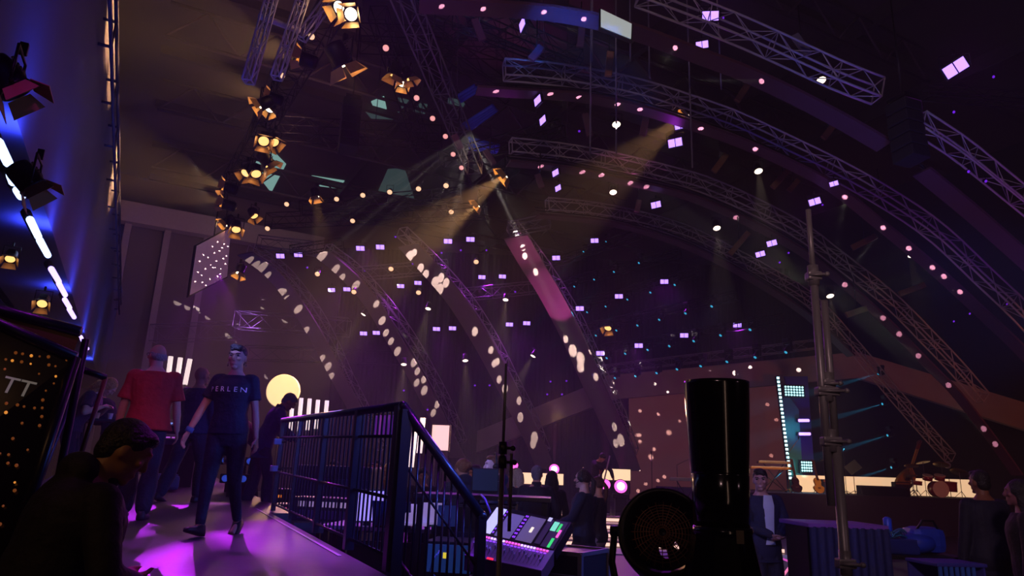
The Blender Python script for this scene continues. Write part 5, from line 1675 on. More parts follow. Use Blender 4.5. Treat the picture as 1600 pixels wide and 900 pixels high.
# leaning open frame to its right
root = thing('folding_frame', 'slanted open frame with violet edge bars behind the foreground figure', 'frame')
a, c, d, e = PY(128, 577, 3.95), PY(165, 590, 4.05), PY(120, 730, 3.85), PY(18, 870, 3.7)
MB().tube([a, e], .014, 8).build('edge_bar', M_frp, root)
MB().tube([a, c], .020, 8).build('top_bar', M_fr, root)
MB().tube([c, d], .013, 8).build('edge_bar', mat('amber edge', '6a3a24', .4), root)
e2 = PY(70, 890, 3.75); MB().tube([d, e2], .012, 8).build('lower_bar', M_fr, root)
for x in (e, e2): MB().tube([x, V((x.x, x.y, 0))], .012, 8).build('foot', M_fr, root)
MB().prism([PY(99, 733, 3.8), PY(110, 735, 3.8), PY(104, 762, 3.8), PY(95, 760, 3.8)], (0, .02, 0)).build('amber_plate', mat('amber plate', '9a5418', .3), root, label='amber plate on the frame')  # made-up block standing in for a small amber-lit shape
# ------------------------------------------------------------------ control desks behind the railing and the console
def table(label, c, size, rz, zt, m=None):
    root = thing('control_desk', label, 'desk', (c.x, c.y, 0), rz)
    MB().box((0, 0, zt - .02), (size[0], size[1], .04), bev=.005).build('tabletop', m or mat('violet grey desk top', '8078a0', .4), root)
    for s in (1, -1):
        for t in (1, -1): MB().box((s * (size[0] / 2 - .06), t * (size[1] / 2 - .06), (zt - .04) / 2), (.05, .05, zt - .04)).build('leg', M_steel, root)
    MB().box((0, size[1] / 2 - .04, zt * .55), (size[0] - .2, .02, zt * .5)).build('modesty_panel', M_case, root)
    return root
def fz(c, z): return V((c.x, c.y, z))
dA = PY(628, 826, 7.6); zA = dA.z
table('lit desk with laptop and papers seen through the stair bars', fz(dA, 0) + V((-.05, .42, 0)), (1.6, .75), R(-6), zA)
def laptop(label, p, rz, em, back=True, w=.36):
    root = thing('laptop', label, 'laptop', p, rz)
    MB().box((0, 0, .01), (w, .25, .02), bev=.005).build('keyboard_deck', M_blk, root)
    T = Matrix.Rotation(R(-14), 3, 'X')
    MB().tube([(-w * .4, .128, .018), (w * .4, .128, .018)], .008, 6).build('hinge', M_blk, root)
    MB().box(V((0, .15, .14)), (w, .012, .25), T, bev=.004).build('lid', mat('blue lit lid', '2a3a7c', .35, .3), root)
    MB().box(V((0, .15, .14)) + T @ V((0, -.008, 0)), (w * .93, .003, .22), T).build('screen', em, root)
laptop('open laptop with blue lid on the desk behind the railing', PY(617, 824, 7.5), R(172), M_s2, w=.40)
mdesk = mat('lit monitor page', 'c0b0f0', .3, em='a890e8', es=.8)
def monitor(label, p, rz, m, w=.5, h=.30, stand=.12):
    root = thing('monitor', label, 'monitor', p, rz)
    MB().box((0, 0, stand + h / 2), (w, .035, h), bev=.006).build('casing', M_case, root)
    MB().box((0, -.02, stand + h / 2), (w * .94, .004, h * .9)).build('screen', m, root)
    MB().box((0, .02, stand / 2), (.06, .02, stand)).box((0, .02, .008), (.22, .16, .016)).build('stand', M_blk, root)
monitor('lit white violet monitor on the desk behind the railing, left of the laptop', PY(572, 824, 7.8), R(25), mdesk, .34, .34, .05)
def slope(label, p, w, d, rz, m, tilt=35):
    root = thing('touch_console', label, 'control panel', p, rz)
    T = Matrix.Rotation(R(tilt), 3, 'X')
    hh_ = d * math.sin(R(tilt)) / 2
    MB().box((0, 0, hh_ + .02), (w, d, .03), T, bev=.005).build('face', m, root)
    MB().box((0, d * .3, hh_ * .8), (w * .9, .04, hh_ * 1.6)).build('support', M_blk, root)
    return root
PAGE = mat('pale violet page', 'b8a8d8', .5, em='9a86cc', es=.55)
slope('tilted pale violet control panel behind the stair bars, left one', PY(652, 822, 7.3), .26, .30, R(-10), PAGE)
slope('tilted pale violet control panel behind the stair bars, right one', PY(672, 820, 7.2), .26, .30, R(8), PAGE)
slope('small tilted touch screen with orange top edge near the handrail', PY(704, 824, 7.0), .26, .22, R(5), mat('dim blue screen', '182040', .2, em='141c50', es=.8), 50)
root = thing('headphones', 'pair of headphones lying on the lit desk with a green glint', 'headphones', PY(663, 830, 7.1))
b = MB(); b.tube([(.08 * math.cos(a), 0.0, .01 + .08 * math.sin(a)) for a in [PI * i / 10 for i in range(11)]], .008, 6); b.build('headband', M_blk, root)
for s in (1, -1): MB().lathe([(.03, -.012), (.036, 0), (.03, .012)], (s * .08, 0, .035), Matrix.Rotation(R(90), 3, 'Y'), 14).build('ear_cup', mat('teal glint', '2a9a90', .3), root)
# second desk row at the height of the heads: with the blue laptop (756,755)
dB = PY(765, 774, 7.0); zB = dB.z
table('equipment desk behind the mixing console holding the blue edged monitor', fz(dB, 0) + V((-.05, .12, 0)), (1.3, .6), R(-4), zB, mat('dark desk top', '1c1828', .5))
monitor('blue edged monitor with dark screen behind the mixing console', PY(757, 771, 6.8), R(4), mat('dark blue screen', '10142a', .25, em='141a34', es=.8), .25, .215, .015)
# rack drawers below that desk
def rack(label, p, w, h, d, rz, faces):
    root = thing('equipment_rack', label, 'equipment rack', p, rz)
    MB().box((0, 0, h / 2), (w, d, h), bev=.01).build('cabinet', M_case, root)
    k = len(faces)
    for i, m in enumerate(faces):
        MB().box((0, -d / 2 - .008, h * (i + .5) / k), (w * .9, .02, h / k * .82), bev=.004).build('unit_panel', m, root)
    return root
rB = PY(762, 800, 6.9)
M_unit = mat('rack unit face', '2c2838', .4, .4)
rack('equipment rack under the desk behind the mixing console', V((rB.x, rB.y + .08, 0)), .55, zB - .08, .45, R(-4), [M_unit, M_blk, M_unit, mat('violet unit', '4a3a70', .4), M_unit, M_blk])
MB().tube([PY(752, 773, 6.55), PY(758, 780, 6.45), PY(766, 800, 6.4), PY(770, 822, 6.5)], .010, 8).build('cable', mat('violet cable', '8a60d0', .5), label='pale violet cable hanging down beside the blue edged monitor', cat='cable')
rC = PY(706, 890, 6.2)
r_ = rack('rack with blue display and a yellow button behind the stair bars', V((rC.x, rC.y + .2, 0)), .42, PY(706, 846, 6.2).z, .45, R(-8), [M_blk, M_unit, mat('blue display', '203a80', .3, em='1c3c90', es=.7), mat('dim blue display', '14224a', .3, em='142a60', es=.7)])
yb = PY(700, 872, 6.1) 
MB().box((-.02, -.245, PY(706, 872, 6.0).z), (.045, .02, .045)).build('yellow_button', mat('yellow button', 'ffe040', .4, em='d8c030', es=.9), r_)
cx = thing('cable_coil', 'thin pale cable looped by the rack behind the stair bars', 'cable')
MB().tube([PY(690, 856, 5.9), PY(676, 876, 5.8), PY(672, 893, 5.8), PY(682, 903, 5.9)], .007, 6).build('loop', mat('pale cable', '5a7ab0', .5), cx)
# equipment rows lower left behind the railing
for i, (px, py, Y, w, h, cname, lab) in enumerate(((520, 815, 9.5, 1.0, .30, '3a3450', 'row of white keyed switch boxes low behind the railing'), (470, 818, 10.2, .8, .26, '30305a', 'low dark equipment box behind the far railing bars'))):
    p = PY(px, py, Y); 
    root = thing('equipment_box', lab, 'equipment box', (p.x, p.y, p.z), R(-10))
    MB().box((0, 0, h / 2), (w, .4, h), bev=.02).build('casing', mat('box ' + cname, cname, .4), root)
    for k_ in range(6):
        MB().box(((k_ - 2.5) * w * .14, -.205, h * .72), (w * .1, .02, h * .22)).build('lit_key', mat('violet white key', 'c0a8d0', .4, em='9a80b0', es=.6) if i == 0 else mat('pink key', 'ff50a0', .4, em='d83a80', es=.8), root)
        MB().box(((k_ - 2.5) * w * .14, -.205, h * .3), (w * .1, .02, h * .34)).build('switch', mat('violet switch', '6a5a98', .4), root)
    root = thing('equipment_table', 'low dark table under the ' + ('switch boxes' if i == 0 else 'far equipment box'), 'table', (p.x, p.y, 0), R(-10))
    MB().box((0, 0, p.z - .02), (w + .3, .7, .04)).build('tabletop', M_case, root)
    for s in (1, -1):
        for t in (1, -1): MB().box((s * w * .5, t * .28, (p.z - .04) / 2), (.05, .05, p.z - .04)).build('leg', M_steel, root)
# blue upholstered gear cabinet in the middle of the bars
p = PY(530, 770, 11)
root = thing('blue_cabinet', 'tall blue lit cabinet standing behind the railing bars', 'cabinet', (p.x, p.y, 0), R(-8))
MB().box((0, 0, PY(530, 728, 11).z / 2), (1.15, .6, PY(530, 728, 11).z), bev=.03).build('body', mat('blue cabinet', '1c2a6a', .5), root)
for k_ in range(4): MB().box((-.42 + k_ * .28, -.31, .8), (.26, .02, 1.3), bev=.01).build('door', mat('blue door', '22327c', .5), root)

# equipment beyond the walkway, left background
def console2(label, px, py, Y, w, d, m, lit):
    p = PY(px, py, Y)
    root = thing('control_desk', label, 'desk', (p.x, p.y, 0), HROT * .6)
    MB().box((0, 0, p.z + .04), (w, d, .10), Matrix.Rotation(R(12), 3, 'X'), bev=.02).build('surface', m, root)
    MB().box((0, d * .3, p.z / 2), (w * .9, d * .3, p.z)).build('pedestal', M_case, root)
    for k_ in range(8): MB().box(((k_ - 3.5) * w * .11, -d * .2, p.z + .06), (w * .07, d * .2, .03)).build('lit_key', lit, root)
M_blit = mat('blue white lit keys', 'a0c0ff', .4, em='7a98f0', es=.9)
console2('cluttered blue lit mixing desk between the red shirt and the dark shirt', 285, 668, 14, 1.3, .7, mat('desk violet', '40386a', .4), M_blit)
console2('blue lit desk further behind the dark shirted man', 268, 690, 12.5, .9, .5, mat('desk violet', '40386a', .4), mat('pink lit keys', 'f080ff', .4, em='c060e0', es=.9))
p = PY(256, 742, 11.5)
root = thing('equipment_case', 'low pale blue grey case on the walkway beside the red shirted man', 'case', (p.x, p.y, on_ramp(256, 742).z if False else ramp_z(p.dot(AX))), HROT)
MB().box((0, 0, .13), (.46, .4, .22), bev=.05).build('body', mat('pale blue case', '5a78a8', .45), root); MB().box((0, 0, .245), (.40, .34, .03), bev=.012).build('lid', mat('pale blue lid', '6a86b4', .4), root)
MB().tube([(-.1, -.2, .16), (-.08, -.24, .16), (.08, -.24, .16), (.1, -.2, .16)], .012, 6).build('handle', M_blk, root)
for i, (px, py, Y, lab) in enumerate(((372, 720, 12, 'low lamp bar with four blue lenses on the platform behind the woman'), (374, 748, 11, 'lower lamp bar with blue lenses on the platform behind the woman'))):
    p = PY(px, py, Y)
    root = thing('lamp_bar', lab, 'lamp bar', p, R(10))
    MB().box((0, 0, 0), (.55, .12, .14), bev=.02).build('housing', M_lamph, root)
    for k_ in range(4): MB().lathe([(.05, 0), (.045, -.02), (.001, -.03)], ((k_ - 1.5) * .13, -.06, 0), Matrix.Rotation(R(-90), 3, 'X'), 14).build('lens', mat('blue lens', '5070d8', .2, em='2a44b0', es=.7), root)
    MB().box((0, 0, -.07 - (p.z - .07 - .95) / 2), (.3, .1, max(.02, p.z - .07 - .95))).build('support', M_steel, root)
# table with gear by the man in the grey suit (clipped white boxes on the railing end)
for i, (px, py, Y, w) in enumerate(((434, 690, 8.1, 'upper'), (428, 732, 8.15, 'lower'))):
    p = PY(px, py, Y)
    root = thing('clamp_box', 'small pale blue box clamped to the far end of the railing, %s one' % w, 'box', p, HROT)
    MB().box((0, 0, 0), (.08, .05, .065), bev=.008).build('casing', mat('pale blue box', '98a8e0', .5), root)
    MB().tube([(.03, 0, 0), (.10, .0, .0)], .012, 6).build('clamp', M_steel, root)
p = PY(458, 756, 12.6)
root = thing('gear_table', 'dark table with orange lit bits beside the man in the grey suit', 'table', (p.x, p.y, .95), HROT)
MB().box((0, 0, .62), (.9, .6, .04)).build('tabletop', M_case, root)
for s in (1, -1):
    for t in (1, -1): MB().box((s * .4, t * .25, .31), (.04, .04, .6)).build('leg', M_steel, root)
MB().box((-.1, -.1, .14), (.5, .3, .28), bev=.02).build('stored_case', M_case, root)
for x in (-.25, .1): MB().box((x, -.262, .16), (.05, .02, .04)).build('orange_light', mat('orange led', 'ff9020', .4, em='e88018', es=1.0), root)
# right: blue case table, piled gear, slatted crate, ring lights
p = PY(1322, 900, 7.2)
zt = PY(1322, 819, 7.2).z
root = thing('draped_table', 'long dark blue draped table with violet lit edge at lower right', 'table', (PY(1322, 819, 7.2).x, 7.2, 0), R(2))
w = PY(1386, 822, 7.2).x - PY(1259, 815, 7.2).x
MB().box((0, .3, zt - .02), (w, .7, .04), bev=.008).build('tabletop', mat('violet table edge', '7a4aa0', .4), root)
b = MB()
vs = []
for i in range(49):
    x = -w / 2 + w * i / 48; a = .018 * math.sin(i * 1.3) + .01 * math.sin(i * .4)
    vs += [V((x, -.05 + a, .02)), V((x, -.05 + a * .3, zt - .03))]
b.add(vs, [(2 * i, 2 * i + 2, 2 * i + 3, 2 * i + 1) for i in range(48)], True)
b.build('drape', mat('navy drape', '1c2250', .8, noise=30, var=.4), root)
for s in (1, -1): MB().box((s * (w / 2 - .05), .3, zt / 2 - .02), (.05, .5, zt - .04)).build('leg', M_steel, root)
p = PY(1440, 868, 8.0)
zt2 = p.z
root = thing('gear_trolley', 'black trolley holding the blue lit heap of gear at lower right', 'trolley', (p.x, p.y, 0))
MB().box((0, .2, zt2 - .02), (1.0, .6, .04)).build('tray', M_case, root)
for s in (1, -1):
    for t in (0, .45): MB().box((s * .45, t, zt2 / 2), (.04, .04, zt2 - .05)).build('leg', M_steel, root)
bl_ = mat('blue vinyl', '2038a0', .45, noise=12, var=.4)
root = thing('equipment_bag', 'crumpled blue bag on the trolley at lower right', 'bag', (PY(1462, 868, 8).x, 8.2, zt2))
MB().box((0, 0, .15), (.38, .3, .28), bev=.09).ball((-.1, -.05, .12), (.2, .16, .12)).build('body', bl_, root)
MB().tube([(-.12, -.1, .26), (-.06, -.12, .36), (.06, -.12, .36), (.12, -.1, .26)], .014, 6).build('handle', M_blk, root)
root = thing('cable_box', 'blue box with tangled cable on the trolley left of the blue bag', 'box', (PY(1416, 868, 8).x, 8.15, zt2))
MB().box((0, 0, .08), (.34, .28, .16), bev=.02).build('body', mat('dark blue box', '1a2460', .5), root)
b = MB()
for k_ in range(5):
    b.tube([(.11 * math.cos(a) * (1 - .1 * k_) , .09 * math.sin(a + k_), .18 + .015 * k_ + .02 * math.sin(3 * a + k_)) for a in [2 * PI * i / 20 for i in range(21)]], .008, 5)
b.build('cable', mat('teal cable', '206080', .5), root)
MB().lathe([(.045, .16), (.045, .36), (.02, .38)], (-.06, .06, 0), None, 14).build('canister', mat('blue can', '2a4ad0', .4), root)
p = PY(1480, 905, 6.2); zt3 = PY(1480, 876, 6.2).z
root = thing('slatted_crate', 'blue lit slatted plastic crate at the bottom right edge', 'crate', (p.x, p.y, 0), R(8))
for k_ in range(7): MB().box((-.2 + k_ * .05, -.18, zt3 / 2), (.028, .015, zt3)).build('slat', mat('blue slat', '3a62b8', .4), root)
MB().box((0, 0, zt3 - .015), (.46, .38, .03), bev=.01).box((0, .17, zt3 / 2), (.44, .02, zt3)).box((.2, 0, zt3 / 2), (.02, .36, zt3)).build('rim', mat('violet rim', '40409a', .4), root)
# shining wheel of tube lamps behind the suited man's legs
p = PY(1215, 900, 9.3); 
root = thing('ring_light', 'round wheel of pink and blue light tubes behind the suited man', 'ring light', (p.x, p.y, 0))
c = V((0, 0, .42))
rw = .30
MB().tube([c + V((rw * math.cos(a), 0, rw * math.sin(a))) for a in [2 * PI * i / 28 for i in range(29)]], .012, 6).build('rim', mat('pink lit tube', 'ff80e0', .3, em='d050b0', es=1.0), root)
for i in range(7):
    a = PI * i / 7
    MB().tube([c + V((rw * .95 * math.cos(a), 0, rw * .95 * math.sin(a))), c - V((rw * .95 * math.cos(a), 0, rw * .95 * math.sin(a)))], .014, 6).build('tube', mat('blue lit tube', '80b0ff', .3, em='6a90f0', es=1.2) if i % 2 else mat('rose lit tube', 'ffa0c0', .3, em='f078a0', es=1.2), root)
MB().box((0, .06, .06), (.4, .2, .12)).build('base', M_blk, root)
# mop in the stage man's hands is built with the people
# ------------------------------------------------------------------ everybody in the photo
def on_deck(px, Y):
    p = PY(px, 760, Y); p.z = ramp_z(p.dot(AX)); return p
def on_floor(px, Y, z=0.):
    p = PY(px, 760, Y); p.z = z; return p
NAVY = dict(c='141c46', sleeve=.62, hem=.90, inf=.018)
# woman walking towards the camera
p = on_deck(345, 6.55)
person('woman walking toward the camera in navy printed tee and ripped jeans', p, R(176), 1.70,
       dict(hy=R(6), hp=R(4), wr=(.36, .10, .86), wl=(-.27, -.02, .86), er=(.6, -.5, 0), el=(-.6, -.5, 0), ar=(.05, .20, .09), al=(-.09, -.24, .12), fr=R(-14), fl=R(28), kr=(.1, 1, 0), kl=(-.1, 1, 0)),
       dict(c='101534', sleeve=.66, hem=.90, inf=.022, name='t_shirt', flare=.0), dict(c='10142c', w=.98, flare=.85), 'b88a78', dict(s='fringe', c='1a1218'), '120c10',
       extra=('eyes', 'earrings', ('wristband', 1), ('print', 'PERLEN', .066, 1.29)), voxel=.0065, female=True)
# red shirt
p = on_deck(214, 7.5)
person('balding man with glasses seen from behind in red short sleeved shirt', p, R(20), 1.80,
       dict(hy=R(38), wr=(.29, .04, .82), wl=(-.29, .06, .82), ar=(.10, -.12, .085), al=(-.10, .16, .085), fr=R(0)),
       dict(c='9c1a14', sleeve=.85, hem=.86, inf=.035, cuff=.088, flare=.03), dict(c='101430', w=1.12, flare=1.25), 'c08a70', dict(s='balding', c='8a7c78'), '2a2430', extra=('glasses',), build=1.08)
# bald man in dark shirt
p = on_deck(289, 9.7)
person('bald man in dark blue shirt walking away beyond the red shirt', p, R(-18), 1.80,
       dict(hy=R(-12), hp=R(-4), wr=(.26, .10, .86), wl=(-.27, .05, .82), ar=(.13, .10, .085), al=(-.20, -.20, .10), fl=R(20)),
       dict(c='18224c', sleeve=1.9, hem=.86, inf=.03, flare=.02), dict(c='2c2440', w=1.15, flare=1.2), 'b88470', None, '181418', build=1.1)
# grey suit leaning
p = on_floor(403, 10.5, .95)
person('grey haired man in blue lit grey suit leaning right at the railing end', p, R(-62), 1.80,
       dict(lean=R(20), hp=R(20), wr=(.26, .42, 1.0), wl=(-.2, .44, 1.02), ar=(.1, .12, .085), al=(-.1, -.14, .085)),
       dict(c='283070', sleeve=1.9, hem=.74, inf=.032, flare=.02, name='jacket', collar=True), dict(c='20264c', w=1.1, flare=1.2), 'b8887c', dict(s='short', c='8a88a0'), '100c10')
p = on_floor(398, 11.6, .95)
person('curly haired person in pink purple top bending beside the grey suit', p, R(115), 1.68,
       dict(lean=R(38), hp=R(25), wr=(.2, .45, .80), wl=(-.2, .45, .82)), dict(c='8a2c6a', sleeve=1.9, hem=.86, inf=.025), dict(c='141430', w=1.1), 'b8887c', dict(s='curly', c='1c1a3c'), '100c10')
# two warm lit people at the table on the left
p = on_deck(126, 9.2) - LX * .22
person('fair haired person in dark top bent over the warm lit work table', p, R(-75), 1.66,
       dict(lean=R(25), hp=R(30), wr=(.15, .36, 1.22), wl=(-.16, .34, 1.22)), dict(c='2a2030', sleeve=.7, hem=.88, inf=.02), dict(c='15141c'), 'd09878', dict(s='bob', c='c88a48'), '100c10')
p = on_deck(160, 10.6)
person('bald person in dark jumper bent at the warm lit work table', p, R(85), 1.66,
       dict(lean=R(30), hp=R(30), wr=(.15, .42, 1.05), wl=(-.16, .40, 1.05)), dict(c='1c1a38', sleeve=1.9, hem=.86, inf=.025), dict(c='15141c'), 'c89078', None, '100c10')
p = on_deck(146, 9.5)
rt = thing('work_table', 'table with small warm lit things on it between two bent people', 'table', (p.x, p.y, p.z), HROT)
MB().box((0, 0, 1.0), (.55, .5, .03)).build('tabletop', M_case, rt)
for s in (1, -1):
    for t in (1, -1): MB().box((s * .24, t * .2, .49), (.03, .03, .98)).build('leg', M_steel, rt)
for i, (x, y, c_) in enumerate(((-.1, -.1, 'd8a070'), (.05, -.15, 'c8c0b8'), (.14, .0, 'a87850'))):
    r2 = thing('cup', ('small amber cup at the left of the work table', 'small white cup in the middle of the work table', 'small brown cup at the right of the work table')[i], 'cup', V((p.x, p.y, p.z + 1.015)) + Matrix.Rotation(HROT, 3, 'Z') @ V((x, y, 0)))
    MB().lathe([(.022, 0), (.032, .08), (.028, .08), (.019, .008)], n=14, cap=False).build('body', mat('cup ' + c_, c_, .4), r2)
    MB().lathe([(.021, .003), (.021, .006)], n=14).build('base', mat('cup ' + c_, c_, .4), r2)
# dark figure close to the camera at lower left
p = on_floor(74, 2.95)
person('dark haired person in black close to the camera, head bowed', p, R(-42), 1.86,
       dict(lean=R(17), hp=R(16), hy=R(-14), wr=(.22, .34, 1.06), wl=(-.18, .36, 1.08)), dict(c='0c080a', sleeve=1.9, hem=.80, inf=.04, hood=True, name='hooded_top'), dict(c='0a0a0e'), '9a6a50', dict(s='short', c='120a08'), '080808', build=1.12)
# people behind the railing bars
p = on_floor(524, 12.6)
person('person with warm lit face resting behind the blue cabinet', p, R(165), 1.74, dict(lean=R(10), wr=(.3, .25, 1.35), wl=(-.3, .25, 1.35)), dict(c='6a4a48', sleeve=.6), dict(c='14141c'), 'd8a078', dict(s='short', c='2a1a14'), '100c10', voxel=.011)
for i, (px, Y, yaw, c_, hs, hc_, lab, h_) in enumerate(((577, 12.0, 200, '5a3440', 'long', '3a2418', 'long haired person in brown top seen through the bars', 1.70), (588, 13.0, 170, '8a5aa0', 'short', '2a1a14', 'person in lilac shirt seen through the bars', 1.76), (606, 12.6, 150, 'b07848', 'bob', 'd8c8a8', 'pale haired person in tan jacket seen through the bars', 1.72))):
    person(lab, on_floor(px, Y), R(yaw), h_, {}, dict(c=c_, sleeve=1.9, hem=.84, inf=.025), dict(c='14141c'), 'd8a078', dict(s=hs, c=hc_), '100c10', voxel=.011)
p = on_floor(660, 11)
person('dark haired person in black behind the lit desk and stair bars', p, R(190), 1.66, dict(hp=R(15), wr=(.2, .3, 1.0), wl=(-.2, .3, 1.0)), dict(c='14101c', sleeve=1.9, hem=.84, inf=.025), dict(c='14141c'), 'c09078', dict(s='short', c='140e10'), '100c10', voxel=.011)
# hooded woman with lit bun
p = on_floor(722, 9.0)
person('person with lit brown bun in a dark hooded jacket seen from behind', p, R(28), 1.78, dict(hy=R(15), wr=(.2, .28, 1.02), wl=(-.22, .26, 1.0)), dict(c='1c1420', sleeve=1.9, hem=.78, inf=.04, hood=True, name='hooded_jacket'), dict(c='14141c'), 'c89070', dict(s='bun', c='7a4a20'), '100c10', build=1.05)
p = on_floor(744, 10.5)
person('bearded man in lilac shirt with orange lanyard facing left', p, R(135), 1.72, dict(hp=R(8)), dict(c='9a88b8', sleeve=1.9, hem=.84, inf=.022, collar=True), dict(c='14141c'), 'd09070', dict(s='short', c='1c1210', beard=True), '100c10', extra=(('lanyard', 'd86a30'),))
p = on_floor(773, 8.1)
person('ginger short haired operator in profile with a blue lit face', p, R(100), 1.82, dict(hy=R(0), wr=(.2, .3, 1.1), wl=(-.2, .3, 1.1)), dict(c='12142c', sleeve=1.9, hem=.80, inf=.03, hood=True, name='hooded_top'), dict(c='14141c'), 'c8a8a8', dict(s='crop', c='6a4020'), '100c10', extra=(('headset',)[0],), voxel=.007)
p = on_floor(806, 11.0)
person('fair haired guest in dark jacket turned to the left', p, R(60), 1.70, dict(wr=(.15, .28, 1.1), wl=(-.2, .05, .84)), dict(c='1a1430', sleeve=1.9, hem=.70, inf=.03, flare=.02, name='jacket'), dict(c='14141c'), 'd09878', dict(s='bob', c='b8b0a8'), '100c10', female=True)
p = on_floor(838, 10.4)
person('grey haired guest in dark suit seen from behind', p, R(8), 1.74, dict(hy=R(-25), wr=(.25, .15, .95)), dict(c='181024', sleeve=1.9, hem=.68, inf=.035, flare=.02, name='jacket', collar=True), dict(c='14141c', w=1.1), 'c08a78', dict(s='short', c='6a6478'), '100c10', build=1.1)
p = on_floor(862, 10.9)
person('long dark haired guest in black beside the grey haired guest', p, R(20), 1.68, dict(wr=(.25, .1, .9)), dict(c='140c1a', sleeve=1.9, hem=.70, inf=.03, flare=.02, name='jacket'), dict(c='14141c', w=1.1), 'c08a78', dict(s='long', c='180c10'), '100c10', female=True)
# woman with glasses, headset and lanyard
p = on_floor(912, 9.3)
person('person with glasses, headset and orange lanyard in navy jumper facing left', p, R(72), 1.70, dict(wr=(.10, .34, 1.06), wl=(-.16, .30, 1.06), er=(.4, -.8, -.2), ar=(.1, .03, .085), al=(-.1, -.06, .085)), dict(c='141a3c', sleeve=1.9, hem=.80, inf=.035, flare=.015), dict(c='101430', w=1.1, flare=1.1), 'c09a9a', dict(s='tail', c='2c1c1c'), '100c10', extra=('glasses', 'headset', ('lanyard', 'd87830'), 'eyes'), voxel=.0065)
p = on_floor(934, 9.9)
person('person in pale leggings mostly hidden behind the one with the headset', p, R(60), 1.62, {}, dict(c='1a1220', sleeve=1.9, hem=.84, inf=.02), dict(c='8a7890', w=.95, flare=.85), 'c08a78', dict(s='tail', c='4a2818'), '8a8088', female=True)
# mopping man on the stage
p = on_floor(931, 21.6, .55)
per, hands, arms = person('dark clothed man with orange lanyard mopping the stage floor', p, R(205), 1.84, dict(lean=R(22), hp=R(32), wr=(.02, .40, 1.22), wl=(-.30, .42, .98), er=(.8, .2, .2), el=(-.6, -.3, 0), ar=(.12, .05, .085), al=(-.12, -.12, .085)),
       dict(c='141018', sleeve=1.9, hem=.84, inf=.03), dict(c='121018', w=1.1), 'c88a70', dict(s='short', c='1a100e'), '101010', extra=(('lanyard', 'e07a38'),))
Wm = Matrix.Translation(p) @ Matrix.Rotation(R(205), 4, 'Z')
h0, h1 = Wm @ (hands[1][0] * (1.84 / 1.75) + hands[1][1] * .07), Wm @ (hands[-1][0] * (1.84 / 1.75) + hands[-1][1] * .07)
mp = thing('mop', 'long handled floor mop held by the man on the stage', 'mop')
top_, bot = PY(953, 712, 21.0), PY(932, 797, 20.9); bot.z = .60
MB().tube([bot, top_], .022, 8).build('handle', mat('pale pole', 'b8a8b8', .4, .3), mp)
MB().box((bot.x, bot.y, .57), (.75, .14, .035), bev=.012).build('mop_head', mat('mop cloth', '9aa0b8', .8), mp)
# suited man at the right
p = on_floor(1189, 8.3)
person('dark haired man in blue suit and open white shirt, hands clasped', p, R(188), 1.78, dict(hy=R(-28), hp=R(6), wr=(.045, .25, 1.06), wl=(-.045, .26, 1.05), er=(.9, -.3, -.3), el=(-.9, -.3, -.3)),
       dict(c='1a2048', sleeve=1.9, hem=.76, inf=.032, flare=.02, name='jacket', front='b8c4f0'), dict(c='161a38', w=1.12, flare=1.1), 'a8808c', dict(s='fringe', c='140c12'), '100c10', voxel=.0065, extra=('eyes',))
# silhouettes at the far right
p = on_floor(1533, 7.6)
person('dark figure in silhouette standing before the band stage at right', p, R(10), 1.84, {}, dict(c='10122a', sleeve=1.9, hem=.76, inf=.035), dict(c='0e0e18', w=1.15), '7a4a34', dict(s='crop', c='14100c'), '0a0a0a', build=1.1)
p = on_floor(1592, 6.6)
person('dark figure with violet rim light cropped by the right edge', p, R(60), 1.74, {}, dict(c='140c14', sleeve=1.9, hem=.76, inf=.035), dict(c='0e0e18', w=1.15), '7a4a54', dict(s='bob', c='14100c'), '0a0a0a')
# ------------------------------------------------------------------ mirror ball style spots: point-like lamps with a pattern of pencil beams
def gobo(loc, targets, power, name, col=(1, .86, .74), soft=.22):
    """targets: (point, radius in metres)"""
    c = sum((t for t, _ in targets), V()) / len(targets)
    cone = max((t - loc).angle(c - loc) for t, _ in targets) * 2 + R(4)
    o = lamp('SPOT', loc, c, power, col, min(170, math.degrees(cone)), .05, 0.0, name)
    d = o.data
    d.use_nodes = True
    nt = d.node_tree
    em = nt.nodes['Emission']
    geo = nt.nodes.new('ShaderNodeNewGeometry')
    prev = None
    for t, r_ in targets:
        v = t - loc
        ca = math.cos(math.atan(r_ / v.length)); v.normalize()
        dp = nt.nodes.new('ShaderNodeVectorMath'); dp.operation = 'DOT_PRODUCT'
        nt.links.new(geo.outputs['Incoming'], dp.inputs[0]); dp.inputs[1].default_value = v
        mr = nt.nodes.new('ShaderNodeMath'); mr.operation = 'MULTIPLY_ADD'      # (dot - ca) / (1 - ca)
        k = 1 / (1 - ca)
        nt.links.new(dp.outputs['Value'], mr.inputs[0]); mr.inputs[1].default_value = k; mr.inputs[2].default_value = -ca * k
        if prev is None:
            prev = mr
        else:
            mx = nt.nodes.new('ShaderNodeMath'); mx.operation = 'MAXIMUM'
            nt.links.new(prev.outputs[0], mx.inputs[0]); nt.links.new(mr.outputs[0], mx.inputs[1])
            prev = mx
    mu = nt.nodes.new('ShaderNodeMath'); mu.operation = 'MULTIPLY'; mu.use_clamp = True
    nt.links.new(prev.outputs[0], mu.inputs[0]); mu.inputs[1].default_value = 1 / soft
    nt.links.new(mu.outputs[0], em.inputs['Strength'])
    return o
def bvh_of(objs):
    vs, fs = [], []
    for o in objs:
        b = len(vs)
        vs += [o.matrix_world @ v.co if o.parent is None else v.co.copy() for v in o.data.vertices]
        fs += [tuple(i + b for i in p.vertices) for p in o.data.polygons]
    return BVHTree.FromPolygons(vs, fs)
